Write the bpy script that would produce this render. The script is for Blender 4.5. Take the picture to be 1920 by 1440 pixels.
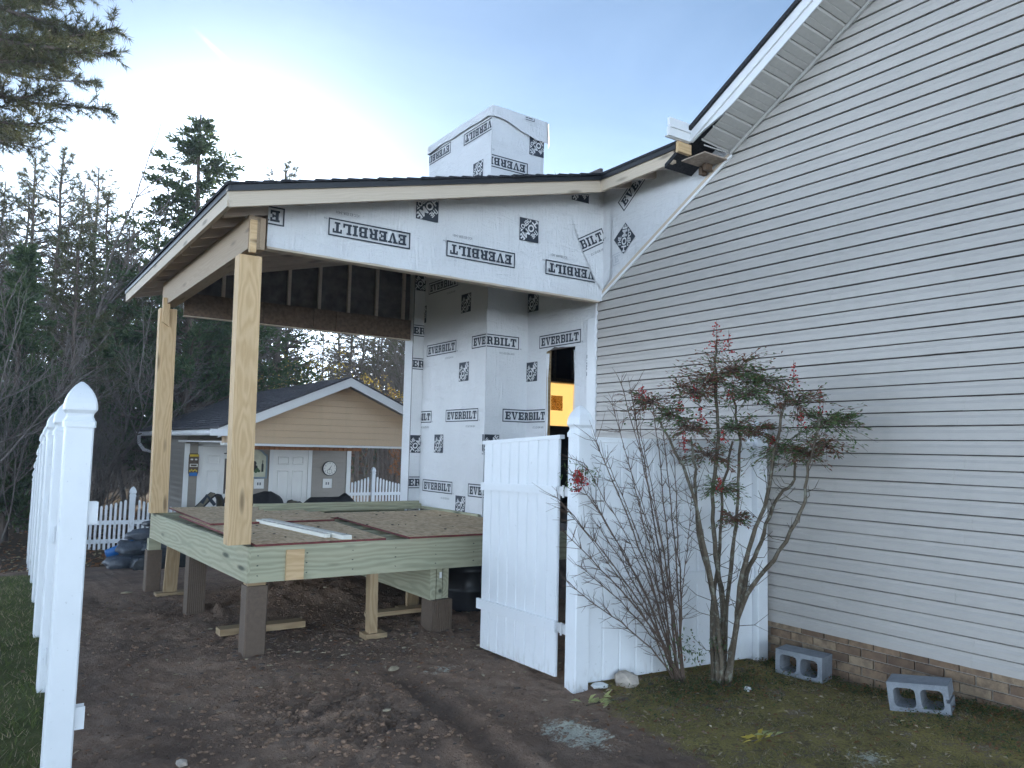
import bpy, bmesh, math, random
from mathutils import Vector, Matrix, noise
random.seed(7)
R = math.radians
scene = bpy.context.scene
for o in list(bpy.data.objects):
    bpy.data.objects.remove(o)
COL = scene.collection

# ------------------------------------------------------------------ camera
YAW, PITCH, ROLL = R(34.08), R(4.78), R(1.30)
fw = Vector((math.sin(YAW)*math.cos(PITCH), math.cos(YAW)*math.cos(PITCH), math.sin(PITCH)))
rt = Vector((math.cos(YAW), -math.sin(YAW), 0))
up = rt.cross(fw)
r2 = rt*math.cos(ROLL) + up*math.sin(ROLL)
u2 = up*math.cos(ROLL) - rt*math.sin(ROLL)
cam_d = bpy.data.cameras.new('camera')
cam_d.sensor_width = 36.0
cam_d.lens = 36.0*1460/1920
cam_d.clip_start = 0.05
cam_d.clip_end = 2000
cam = bpy.data.objects.new('camera', cam_d)
COL.objects.link(cam)
M = Matrix((( r2.x, u2.x, -fw.x, 0), (r2.y, u2.y, -fw.y, 0), (r2.z, u2.z, -fw.z, 1.70), (0, 0, 0, 1)))
cam.matrix_world = M
scene.camera = cam

# ------------------------------------------------------------------ sky, sun, exposure
SUN_AZ, SUN_EL = R(14.0), R(14.0)          # azimuth from +Y towards +X
HAZE_FILL_EL, HAZE_FILL_B, AUR_W, AUR_B, AUR_B2, VEIL_B, SKY_GAIN = 9.5, 35.0, 0.14, 8.0, 0.30, 0.60, 0.515
world = bpy.data.worlds.new('World')
scene.world = world
world.use_nodes = True
wn = world.node_tree
wn.nodes.clear()
def wnode(t, **k):
    n = wn.nodes.new(t)
    for a, b in k.items():
        setattr(n, a, b)
    return n
w_out = wnode('ShaderNodeOutputWorld')
w_bg = wnode('ShaderNodeBackground')
w_bg.inputs['Strength'].default_value = 0.15
sky = wnode('ShaderNodeTexSky', sky_type='NISHITA')
sky.sun_disc = False
sky.sun_elevation = SUN_EL
sky.sun_rotation = SUN_AZ
sky.altitude = 300
sky.air_density = 1.0
sky.dust_density = 0.15
sky.ozone_density = 2.0
sdir = Vector((math.sin(SUN_AZ)*math.cos(SUN_EL), math.cos(SUN_AZ)*math.cos(SUN_EL), math.sin(SUN_EL)))
tc = wnode('ShaderNodeTexCoord')
def wl_(a, b):
    wn.links.new(a, b)
def wm(op, a, b=None):
    n = wnode('ShaderNodeMath', operation=op)
    for i, q in enumerate((a, b)):
        if q is None:
            continue
        if isinstance(q, (int, float)):
            n.inputs[i].default_value = q
        else:
            wl_(q, n.inputs[i])
    return n.outputs[0]
def wdot(v):
    n = wnode('ShaderNodeVectorMath', operation='DOT_PRODUCT')
    wl_(tc.outputs['Generated'], n.inputs[0])
    n.inputs[1].default_value = v
    return n.outputs['Value']
# white glow round the sun, plus a bright horizon band added to light walls
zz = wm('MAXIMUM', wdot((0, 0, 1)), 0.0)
band = wm('EXPONENT', wm('MULTIPLY', wm('POWER', wm('DIVIDE', zz, math.sin(R(HAZE_FILL_EL))), 2.0), -1.0))
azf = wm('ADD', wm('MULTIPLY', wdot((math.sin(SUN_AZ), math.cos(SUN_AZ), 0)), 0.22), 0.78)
aur = wm('EXPONENT', wm('MULTIPLY', wm('SUBTRACT', 1.0, wdot(tuple(sdir))), -2.0/AUR_W**2))
aur2 = wm('EXPONENT', wm('MULTIPLY', wm('SUBTRACT', 1.0, wdot(tuple(sdir))), -2.0/(AUR_W*2.4)**2))
# thin streaky veil of high cloud over the whole sky
mp = wnode('ShaderNodeMapping')
mp.inputs['Scale'].default_value = (1.5, 1.5, 4.0)
mp.inputs['Rotation'].default_value = (0.2, 0.1, 0.6)
nz = wnode('ShaderNodeTexNoise')
nz.inputs['Scale'].default_value = 2.0
nz.inputs['Detail'].default_value = 8
nz.inputs['Roughness'].default_value = 0.58
nz.inputs['Distortion'].default_value = 0.5
wl_(tc.outputs['Generated'], mp.inputs['Vector'])
wl_(mp.outputs[0], nz.inputs['Vector'])
veil = wm('MAXIMUM', wm('SUBTRACT', nz.outputs['Fac'], 0.40), 0.0)
hz = wm('ADD', wm('MULTIPLY', wm('MULTIPLY', band, azf), HAZE_FILL_B), wm('ADD', wm('MULTIPLY', aur, AUR_B), wm('MULTIPLY', aur2, AUR_B2)))
hz = wm('MULTIPLY', hz, wm('ADD', 0.82, wm('MULTIPLY', nz.outputs['Fac'], 0.36)))
hz = wm('ADD', hz, wm('MULTIPLY', veil, VEIL_B))
# a short broken vapour trail high on the left
CA, CB = Vector((0.1694, 0.8785, 0.4466)).normalized(), Vector((0.2056, 0.8818, 0.4243)).normalized()
cn = CA.cross(CB).normalized()
ct = (CB-CA).normalized()
cmid = ((CA+CB)/2).normalized()
line = wm('EXPONENT', wm('MULTIPLY', wm('POWER', wm('DIVIDE', wdot(tuple(cn)), 0.0022), 2.0), -1.0))
seg = wm('EXPONENT', wm('MULTIPLY', wm('POWER', wm('DIVIDE', wm('SUBTRACT', wdot(tuple(ct)), cmid.dot(ct)), 0.024), 4.0), -1.0))
fwd = wm('GREATER_THAN', wdot(tuple(cmid)), 0.9)
nz2 = wnode('ShaderNodeTexNoise')
nz2.inputs['Scale'].default_value = 70.0
nz2.inputs['Detail'].default_value = 5
wl_(tc.outputs['Generated'], nz2.inputs['Vector'])
trail = wm('MULTIPLY', wm('MULTIPLY', wm('MULTIPLY', line, seg), fwd), wm('MULTIPLY', nz2.outputs['Fac'], 2.4))
hz = wm('ADD', hz, trail)
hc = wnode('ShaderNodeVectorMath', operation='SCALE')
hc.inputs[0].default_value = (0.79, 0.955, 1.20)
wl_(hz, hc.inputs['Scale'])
sk = wnode('ShaderNodeVectorMath', operation='SCALE')
wl_(sky.outputs[0], sk.inputs[0])
sk.inputs['Scale'].default_value = SKY_GAIN
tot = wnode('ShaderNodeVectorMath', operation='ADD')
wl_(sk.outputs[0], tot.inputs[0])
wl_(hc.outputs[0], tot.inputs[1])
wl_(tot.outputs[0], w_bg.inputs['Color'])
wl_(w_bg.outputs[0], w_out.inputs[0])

sd = bpy.data.lights.new('sun', 'SUN')
sd.energy = 2.4
sd.angle = R(1.5)
sd.color = (1.0, 0.86, 0.68)
sun = bpy.data.objects.new('sun', sd)
COL.objects.link(sun)
sun.rotation_euler = sdir.to_track_quat('Z', 'Y').to_euler()
sun.location = (8, 30, 20)

vs = scene.view_settings
scene.display_settings.display_device = 'sRGB'
vs.view_transform = 'Standard'
vs.look = 'None'
vs.exposure = 1.36
vs.gamma = 1.0
vs.use_curve_mapping = False

# ------------------------------------------------------------------ material helpers
class NT:
    def __init__(s, name):
        s.m = bpy.data.materials.new(name)
        s.m.use_nodes = True
        s.t = s.m.node_tree
        s.b = s.t.nodes['Principled BSDF']
        s.out = s.t.nodes['Material Output']
    def n(s, t, ins=None, **k):
        nd = s.t.nodes.new(t)
        for a, b in k.items():
            setattr(nd, a, b)
        for a, b in (ins or {}).items():
            s.put(nd.inputs[a], b)
        return nd
    def put(s, sock, v):
        if hasattr(v, 'links') and hasattr(v, 'is_output'):
            s.t.links.new(v, sock)
        else:
            if isinstance(v, (tuple, list)) and len(v) == 3 and sock.type == 'RGBA':
                v = (*v, 1)
            sock.default_value = v
    def coord(s, kind='Object', scale=(1, 1, 1), rnd=0.0):
        c = s.n('ShaderNodeTexCoord').outputs[kind]
        if rnd:
            oi = s.n('ShaderNodeObjectInfo').outputs['Random']
            mu = s.n('ShaderNodeMath', {0: oi, 1: rnd}, operation='MULTIPLY').outputs[0]
            cmb = s.n('ShaderNodeCombineXYZ', {0: mu, 1: mu, 2: mu}).outputs[0]
            c = s.n('ShaderNodeVectorMath', {0: c, 1: cmb}, operation='ADD').outputs[0]
        return s.n('ShaderNodeMapping', {'Vector': c, 'Scale': scale}).outputs[0]
    def noise(s, vec, scale=5, detail=4, rough=0.55, dist=0.0):
        return s.n('ShaderNodeTexNoise', {'Vector': vec, 'Scale': scale, 'Detail': detail, 'Roughness': rough, 'Distortion': dist}).outputs['Fac']
    def ramp(s, fac, stops, interp='LINEAR'):
        r = s.n('ShaderNodeValToRGB', {0: fac})
        r.color_ramp.interpolation = interp
        e = r.color_ramp.elements
        while len(e) < len(stops):
            e.new(0.5)
        for i, (p, c) in enumerate(stops):
            e[i].position = p
            e[i].color = (*c, 1) if not isinstance(c, (int, float)) else (c, c, c, 1)
        return r.outputs[0]
    def mix(s, f, a, b, blend='MIX'):
        m = s.n('ShaderNodeMix', data_type='RGBA', blend_type=blend)
        s.put(m.inputs[0], f)
        s.put(m.inputs[6], a)
        s.put(m.inputs[7], b)
        return m.outputs[2]
    def math(s, op, a, b=0.0, clamp=False):
        m = s.n('ShaderNodeMath', {0: a, 1: b}, operation=op)
        m.use_clamp = clamp
        return m.outputs[0]
    def bump(s, h, strength=0.3, dist=0.01):
        s.put(s.b.inputs['Normal'], s.n('ShaderNodeBump', {'Height': h, 'Strength': strength, 'Distance': dist}).outputs[0])
    def base(s, c, rough=0.6, spec=0.5):
        s.put(s.b.inputs['Base Color'], c)
        s.put(s.b.inputs['Roughness'], rough)
        s.put(s.b.inputs['Specular IOR Level'], spec)
        return s.m

def simple(name, c, rough=0.6, var=0.12, scale=8, spec=0.4, bump=0.0, metal=0.0):
    t = NT(name)
    v = t.coord(rnd=13.0)
    f = t.noise(v, scale, 5)
    lo = tuple(x*(1-var) for x in c)
    hi = tuple(min(1, x*(1+var)) for x in c)
    t.base(t.ramp(f, [(0.3, lo), (0.7, hi)]), rough, spec)
    t.b.inputs['Metallic'].default_value = metal
    if bump:
        t.bump(t.noise(v, scale*4, 6), bump, 0.01)
    return t.m

def wood(name, light, dark, freq=55.0, knot=0.55, contrast=0.8, rough=0.65, blotch=None):
    t = NT(name)
    v = t.coord(rnd=41.0)
    # local x runs along the board: stretched distortion, rings round an off-centre pith
    vd = t.n('ShaderNodeMapping', {'Vector': v, 'Scale': (0.9, 4.0, 4.0)}).outputs[0]
    d = t.noise(vd, 1.4, 3, 0.5)
    sp = t.n('ShaderNodeSeparateXYZ', {0: t.n('ShaderNodeTexCoord').outputs['Object']})
    oi = t.n('ShaderNodeObjectInfo').outputs['Random']
    yy = t.math('ADD', sp.outputs[1], t.math('MULTIPLY', t.math('SUBTRACT', oi, 0.5), 0.10))
    zz = t.math('ADD', sp.outputs[2], t.math('ADD', t.math('MULTIPLY', oi, 0.08), 0.03))
    rr = t.math('SQRT', t.math('ADD', t.math('MULTIPLY', yy, yy), t.math('MULTIPLY', zz, zz)))
    rr = t.math('ADD', rr, t.math('MULTIPLY', d, 0.15))
    w = t.math('SINE', t.math('MULTIPLY', rr, freq*6.283))
    w = t.math('ADD', t.math('MULTIPLY', w, 0.5), 0.5)
    fine = t.noise(t.n('ShaderNodeMapping', {'Vector': v, 'Scale': (1.2, 24, 24)}).outputs[0], 3, 5)
    g = t.math('ADD', t.math('MULTIPLY', w, 0.6*contrast), t.math('MULTIPLY', fine, 0.55))
    col = t.ramp(g, [(0.25, light), (0.95, dark)])
    big = t.noise(t.n('ShaderNodeMapping', {'Vector': v, 'Scale': (1.2, 5, 5)}).outputs[0], 1.2, 3)
    col = t.mix(t.math('MULTIPLY', big, 0.5), col, blotch or tuple(x*0.78 for x in light))
    if knot:
        vo = t.n('ShaderNodeTexVoronoi', {'Vector': t.n('ShaderNodeMapping', {'Vector': v, 'Scale': (1.1, 5.2, 5.2)}).outputs[0], 'Scale': 1.5})
        kf = t.ramp(vo.outputs['Distance'], [(0.09, 1.0), (0.21, 0.0)])
        col = t.mix(t.math('MULTIPLY', kf, knot), col, tuple(x*0.30 for x in dark))
    t.base(col, rough, 0.3)
    t.bump(g, 0.12, 0.004)
    return t.m

MAT = {}
MAT['pine'] = wood('new pine lumber', (0.68, 0.475, 0.265), (0.50, 0.31, 0.145), contrast=0.75, knot=0.75)
MAT['fascia'] = wood('pine fascia boards', (0.64, 0.53, 0.41), (0.52, 0.41, 0.29), contrast=0.45, knot=0.7)
MAT['rafter'] = wood('rafter lumber', (0.60, 0.50, 0.42), (0.47, 0.375, 0.31), contrast=0.5)
MAT['treated'] = wood('green treated lumber', (0.43, 0.43, 0.295), (0.22, 0.24, 0.16), freq=26, contrast=0.8, knot=0.95, blotch=(0.46, 0.375, 0.25))
MAT['stud'] = wood('used stud lumber', (0.42, 0.30, 0.17), (0.27, 0.17, 0.085))
MAT['primed'] = simple('white primed board', (0.72, 0.70, 0.62), 0.6, 0.05)
MAT['vinyl'] = None
def vinyl():
    t = NT('white vinyl')
    v = t.coord(rnd=9.0)
    f = t.noise(v, 3.0, 6, 0.65)
    w = t.n('ShaderNodeNewGeometry').outputs['Position']
    z = t.n('ShaderNodeSeparateXYZ', {0: w}).outputs[2]
    nz_ = t.noise(t.n('ShaderNodeMapping', {'Vector': w, 'Scale': (24, 24, 9)}).outputs[0], 1.0, 5, 0.6)
    low = t.math('MULTIPLY', t.ramp(z, [(0.0, 1.0), (0.16, 0.0)]), t.ramp(nz_, [(0.50, 0.0), (0.72, 1.0)]))
    c = t.ramp(f, [(0.3, (0.74, 0.755, 0.765)), (0.75, (0.80, 0.815, 0.825))])
    speck = t.noise(v, 38, 3, 0.6)
    c = t.mix(t.math('MULTIPLY', t.ramp(speck, [(0.66, 0.0), (0.73, 1.0)]), 0.30), c, (0.30, 0.29, 0.25))
    c = t.mix(t.math('MULTIPLY', low, 0.55), c, (0.30, 0.26, 0.19))
    t.base(c, 0.42, 0.45)
    t.bump(t.noise(v, 2.5, 2), 0.05, 0.02)
    return t.m
MAT['vinyl'] = vinyl()
MAT['trim'] = simple('white aluminium trim', (0.78, 0.78, 0.78), 0.4, 0.04, 3)
def siding(name, c):
    t = NT(name)
    w = t.n('ShaderNodeNewGeometry').outputs['Position']
    st = t.noise(t.n('ShaderNodeMapping', {'Vector': w, 'Scale': (3, 3, 0.5)}).outputs[0], 2.2, 6, 0.65)
    bl = t.noise(w, 0.7, 4, 0.6)
    fine = t.noise(t.n('ShaderNodeMapping', {'Vector': w, 'Scale': (14, 9, 60)}).outputs[0], 1.5, 5, 0.6)
    oi = t.n('ShaderNodeObjectInfo').outputs['Random']
    col = t.ramp(t.math('ADD', t.math('MULTIPLY', bl, 0.6), t.math('MULTIPLY', fine, 0.4)), [(0.3, tuple(x*0.90 for x in c)), (0.72, tuple(x*1.07 for x in c))])
    col = t.mix(t.math('MULTIPLY', t.ramp(st, [(0.52, 0.0), (0.80, 1.0)]), 0.45), col, tuple(x*y for x, y in zip(c, (0.80, 0.83, 0.80))))
    col = t.mix(t.math('MULTIPLY', oi, 0.10), col, tuple(x*0.82 for x in c))
    t.base(col, 0.42, 0.4)
    t.bump(t.noise(t.n('ShaderNodeMapping', {'Vector': w, 'Scale': (3, 2.0, 50)}).outputs[0], 3.5, 5), 0.10, 0.003)
    return t.m
MAT['siding'] = siding('grey clay vinyl siding', (0.475, 0.440, 0.402))
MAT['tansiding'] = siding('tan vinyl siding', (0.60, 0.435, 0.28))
MAT['shedwall'] = siding('shaded tan vinyl siding', (0.29, 0.255, 0.215))  # darker copy of the tan siding, porch shade put into its colour
MAT['soffit'] = simple('soffit vinyl', (0.47, 0.45, 0.42), 0.6, 0.05, 30)
MAT['shingle'] = simple('charcoal shingles', (0.036, 0.036, 0.040), 0.9, 0.5, 60, 0.2, 0.5)
MAT['shedroof'] = simple('weathered grey shingles', (0.085, 0.080, 0.085), 0.9, 0.45, 30, 0.2, 0.5)
MAT['clod'] = simple('soil clods', (0.24, 0.155, 0.105), 0.95, 0.4, 30, 0.1, 0.5)
MAT['drip'] = simple('black drip edge', (0.02, 0.021, 0.024), 0.35, 0.1, 5)
MAT['print'] = simple('dark blue black ink', (0.028, 0.036, 0.050), 0.55, 0.1, 20)
MAT['smallprint'] = simple('grey ink', (0.12, 0.125, 0.135), 0.6, 0.1, 20)
MAT['ghost'] = simple('print seen through sheet', (0.58, 0.59, 0.61), 0.6, 0.03, 20)
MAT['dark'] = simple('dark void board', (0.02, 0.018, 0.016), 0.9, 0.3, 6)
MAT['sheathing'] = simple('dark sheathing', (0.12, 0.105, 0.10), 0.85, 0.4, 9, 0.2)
MAT['composite'] = simple('brown composite sleeve', (0.125, 0.088, 0.062), 0.6, 0.12, 40, 0.3, 0.15)
MAT['concrete'] = None
def wrapmat():
    t = NT('white house wrap')
    w = t.n('ShaderNodeNewGeometry').outputs['Position']
    a = t.noise(t.n('ShaderNodeMapping', {'Vector': w, 'Scale': (1.5, 1.5, 5), 'Rotation': (0.5, 0.5, 0.0)}).outputs[0], 2.2, 6, 0.62, 0.9)
    b = t.noise(t.n('ShaderNodeMapping', {'Vector': w, 'Scale': (7, 7, 1.2), 'Rotation': (0.3, -0.4, 0.0)}).outputs[0], 1.6, 5, 0.6, 1.2)
    rid = t.math('ABSOLUTE', t.math('SUBTRACT', b, 0.5))
    h = t.math('ADD', a, t.math('MULTIPLY', rid, 1.4))
    dirt = t.noise(w, 1.3, 4)
    c = t.ramp(dirt, [(0.3, (0.67, 0.67, 0.675)), (0.7, (0.74, 0.74, 0.745))])
    weave = t.noise(w, 90, 2)
    t.base(t.mix(0.08, c, t.ramp(weave, [(0.3, 0.5), (0.7, 0.9)])), 0.48, 0.35)
    t.bump(h, 0.75, 0.028)
    return t.m
MAT['wrap'] = wrapmat()
def osb():
    t = NT('oriented strand board')
    v = t.coord(rnd=5.0)
    a = t.n('ShaderNodeTexVoronoi', {'Vector': t.n('ShaderNodeMapping', {'Vector': v, 'Scale': (16, 52, 52)}).outputs[0], 'Scale': 1.0})
    b = t.n('ShaderNodeTexVoronoi', {'Vector': t.n('ShaderNodeMapping', {'Vector': v, 'Scale': (44, 15, 52), 'Rotation': (0, 0, 0.5)}).outputs[0], 'Scale': 1.0})
    g = t.mix(0.5, a.outputs['Color'], b.outputs['Color'])
    bwn = t.n('ShaderNodeRGBToBW', {0: g}).outputs[0]
    c = t.ramp(bwn, [(0.22, (0.48, 0.315, 0.175)), (0.5, (0.70, 0.505, 0.305)), (0.78, (0.82, 0.64, 0.42))])
    dirt = t.noise(v, 2.2, 6, 0.65)
    c = t.mix(t.math('MULTIPLY', t.ramp(dirt, [(0.52, 0.0), (0.74, 1.0)]), 0.4), c, (0.36, 0.265, 0.175))
    t.base(c, 0.75, 0.2)
    t.bump(bwn, 0.2, 0.004)
    return t.m
MAT['osb'] = osb()
MAT['osbdark'] = simple('dark strand board', (0.125, 0.085, 0.058), 0.8, 0.35, 26, 0.2)  # strand board in one dark brown base tone
MAT['osbroof'] = simple('roof deck underside', (0.40, 0.32, 0.26), 0.85, 0.25, 26, 0.2)
MAT['rededge'] = simple('red edge seal', (0.16, 0.035, 0.032), 0.7, 0.3, 20)
def brickmat():
    t = NT('brown brick')
    v = t.coord(rnd=17.0)
    oi = t.n('ShaderNodeObjectInfo').outputs['Random']
    c = t.ramp(oi, [(0.0, (0.16, 0.105, 0.07)), (0.35, (0.25, 0.165, 0.105)), (0.7, (0.31, 0.22, 0.14)), (1.0, (0.36, 0.27, 0.18))])
    f = t.noise(v, 14, 6, 0.65)
    c = t.mix(t.math('MULTIPLY', t.ramp(f, [(0.42, 0.0), (0.66, 1.0)]), 0.65), c, (0.10, 0.065, 0.048))
    t.base(c, 0.85, 0.2)
    t.bump(t.noise(v, 60, 5), 0.5, 0.006)
    return t.m
MAT['brick'] = brickmat()
MAT['mortar'] = simple('mortar', (0.26, 0.225, 0.19), 0.95, 0.25, 50, 0.1, 0.4)
def blockmat():
    t = NT('grey concrete block')
    v = t.coord(rnd=3.0)
    f = t.noise(v, 9, 6, 0.7)
    g = t.noise(v, 140, 3, 0.7)
    c = t.ramp(f, [(0.3, (0.20, 0.215, 0.235)), (0.7, (0.31, 0.325, 0.345))])
    c = t.mix(t.ramp(g, [(0.55, 0.0), (0.75, 0.6)]), c, (0.44, 0.45, 0.46))
    t.base(c, 0.92, 0.15)
    t.bump(g, 0.6, 0.006)
    return t.m
MAT['concrete'] = blockmat()
def leafmat(name, c1, c2, trans=0.35, rough=0.55):
    t = NT(name)
    g = t.n('ShaderNodeNewGeometry')
    w = g.outputs['Position']
    f = t.noise(w, 1.3, 4, 0.6)
    rp = g.outputs['Random Per Island']
    ff = t.math('ADD', t.math('MULTIPLY', f, 0.5), t.math('MULTIPLY', rp, 0.5))
    c = t.ramp(ff, [(0.2, c1), (0.8, c2)])
    t.base(c, rough, 0.3)
    tr = t.n('ShaderNodeBsdfTranslucent', {'Color': t.mix(0.5, c, (c2[0]*2.2, c2[1]*2.2, c2[2]*1.2))})
    ms = t.n('ShaderNodeMixShader', {0: trans, 1: t.b.outputs[0], 2: tr.outputs[0]})
    t.t.links.new(ms.outputs[0], t.out.inputs[0])
    return t.m
MAT['needle'] = leafmat('pine needles', (0.038, 0.052, 0.026), (0.115, 0.115, 0.046), 0.22)
MAT['cedar'] = leafmat('cedar foliage', (0.031, 0.063, 0.034), (0.101, 0.137, 0.057), 0.3)
MAT['brownleaf'] = leafmat('dry oak leaves', (0.111, 0.049, 0.028), (0.252, 0.119, 0.063), 0.35)
MAT['backlitleaf'] = leafmat('foliage toned gold as backlit', (0.223, 0.194, 0.035), (0.545, 0.387, 0.088), 0.4)  # olive foliage with the golden backlight put into its colour
MAT['nandina'] = leafmat('evergreen shrub leaves', (0.039, 0.074, 0.035), (0.126, 0.187, 0.067), 0.2, 0.4)
MAT['redleaf'] = leafmat('reddened shrub leaves', (0.125, 0.046, 0.036), (0.213, 0.098, 0.06), 0.2, 0.45)
MAT['berry'] = simple('red berries', (0.36, 0.012, 0.012), 0.35, 0.3, 30)
MAT['grass'] = leafmat('grass blades', (0.045, 0.080, 0.020), (0.14, 0.165, 0.05), 0.25)
MAT['straw'] = leafmat('dry straw', (0.20, 0.155, 0.09), (0.42, 0.34, 0.22), 0.2)
MAT['weed'] = leafmat('low weeds', (0.022, 0.048, 0.016), (0.07, 0.10, 0.03), 0.2)
MAT['moss'] = leafmat('olive moss', (0.13, 0.11, 0.03), (0.28, 0.235, 0.075), 0.2)
MAT['palegreen'] = leafmat('wilted pale leaves', (0.26, 0.28, 0.12), (0.42, 0.42, 0.20), 0.25)
MAT['gold'] = leafmat('yellow leaves', (0.36, 0.27, 0.05), (0.50, 0.40, 0.09), 0.25)
def barkmat(name, a, b, lichen=0.0):
    t = NT(name)
    w = t.n('ShaderNodeNewGeometry').outputs['Position']
    f = t.noise(t.n('ShaderNodeMapping', {'Vector': w, 'Scale': (6, 6, 1.6)}).outputs[0], 3.0, 6, 0.65)
    c = t.ramp(f, [(0.3, a), (0.7, b)])
    if lichen:
        l = t.noise(w, 22, 5, 0.7)
        c = t.mix(t.math('MULTIPLY', t.ramp(l, [(0.52, 0.0), (0.62, 1.0)]), lichen), c, (0.30, 0.31, 0.25))
    t.base(c, 0.9, 0.15)
    t.bump(f, 0.6, 0.02)
    return t.m
MAT['bark'] = barkmat('pine bark', (0.075, 0.056, 0.045), (0.20, 0.155, 0.125))
MAT['twig'] = barkmat('grey twigs', (0.12, 0.102, 0.088), (0.25, 0.215, 0.19))
MAT['stem'] = barkmat('shrub stems', (0.055, 0.042, 0.030), (0.15, 0.12, 0.085), 0.5)
MAT['thinstem'] = barkmat('thin reddish stems', (0.085, 0.058, 0.044), (0.18, 0.128, 0.098))
MAT['beam'] = wood('brown beam lumber', (0.40, 0.295, 0.195), (0.28, 0.195, 0.12), contrast=0.5)
MAT['white'] = simple('white paint', (0.74, 0.73, 0.70), 0.5, 0.04, 3)
MAT['door'] = simple('off white door paint', (0.76, 0.74, 0.70), 0.45, 0.04, 3)
MAT['blackcloth'] = simple('black cover fabric', (0.018, 0.018, 0.020), 0.8, 0.3, 12, 0.3, 0.3)
MAT['bag'] = simple('dark plastic bag', (0.024, 0.030, 0.038), 0.28, 0.5, 7, 0.6, 1.0)
MAT['bag2'] = simple('grey plastic bag', (0.075, 0.085, 0.10), 0.35, 0.4, 7, 0.6, 1.0)
MAT['mat'] = simple('black weed cloth', (0.030, 0.032, 0.033), 0.85, 0.3, 12, 0.2, 0.5)
MAT['blue'] = simple('blue plastic', (0.02, 0.14, 0.40), 0.35, 0.15, 4)
MAT['chair'] = simple('olive tan sling', (0.17, 0.145, 0.095), 0.8, 0.15, 20)
MAT['chime'] = simple('bronze tube', (0.045, 0.032, 0.026), 0.4, 0.1, 5)
MAT['chime'].node_tree.nodes['Principled BSDF'].inputs['Metallic'].default_value = 0.4
MAT['face'] = simple('clock face', (0.72, 0.70, 0.64), 0.5, 0.03, 3)
MAT['ink'] = simple('black paint', (0.015, 0.015, 0.016), 0.5, 0.1, 5)
MAT['frame'] = simple('blue grey frame', (0.20, 0.25, 0.28), 0.6, 0.1, 8)
MAT['picture'] = simple('painted board', (0.50, 0.49, 0.36), 0.6, 0.15, 6)
MAT['leafpaint'] = simple('green paint', (0.05, 0.11, 0.04), 0.6, 0.2, 12)
MAT['orange'] = simple('terracotta blind', (0.36, 0.15, 0.06), 0.7, 0.25, 20)
MAT['yellow'] = simple('yellow paint', (0.60, 0.42, 0.03), 0.5, 0.1, 8)
MAT['tiki'] = simple('carved wood', (0.10, 0.065, 0.04), 0.6, 0.2, 20)
MAT['stone'] = simple('pale quartz stone', (0.42, 0.36, 0.30), 0.85, 0.4, 9, 0.2, 0.6)
MAT['litter'] = simple('white scrap', (0.75, 0.75, 0.72), 0.6, 0.05, 6)
MAT['chip'] = simple('pale wood scrap', (0.45, 0.36, 0.24), 0.8, 0.3, 10)
MAT['metal'] = simple('hinge metal', (0.60, 0.60, 0.60), 0.4, 0.1, 10, 0.5, 0, 0.3)
def sheetlit(name='thin sheet over window', c=(0.72, 0.66, 0.52), tc_=(0.95, 0.76, 0.44, 1)):
    t = NT(name)
    t.base(c, 0.6, 0.2)
    tr = t.n('ShaderNodeBsdfTranslucent', {'Color': tc_})
    ms = t.n('ShaderNodeMixShader', {0: 0.85, 1: t.b.outputs[0], 2: tr.outputs[0]})
    t.t.links.new(ms.outputs[0], t.out.inputs[0])
    return t.m
MAT['sheetlit'] = sheetlit()
MAT['sheetprint'] = sheetlit('print on thin sheet', (0.2, 0.15, 0.08), (0.30, 0.20, 0.09, 1))
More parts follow.
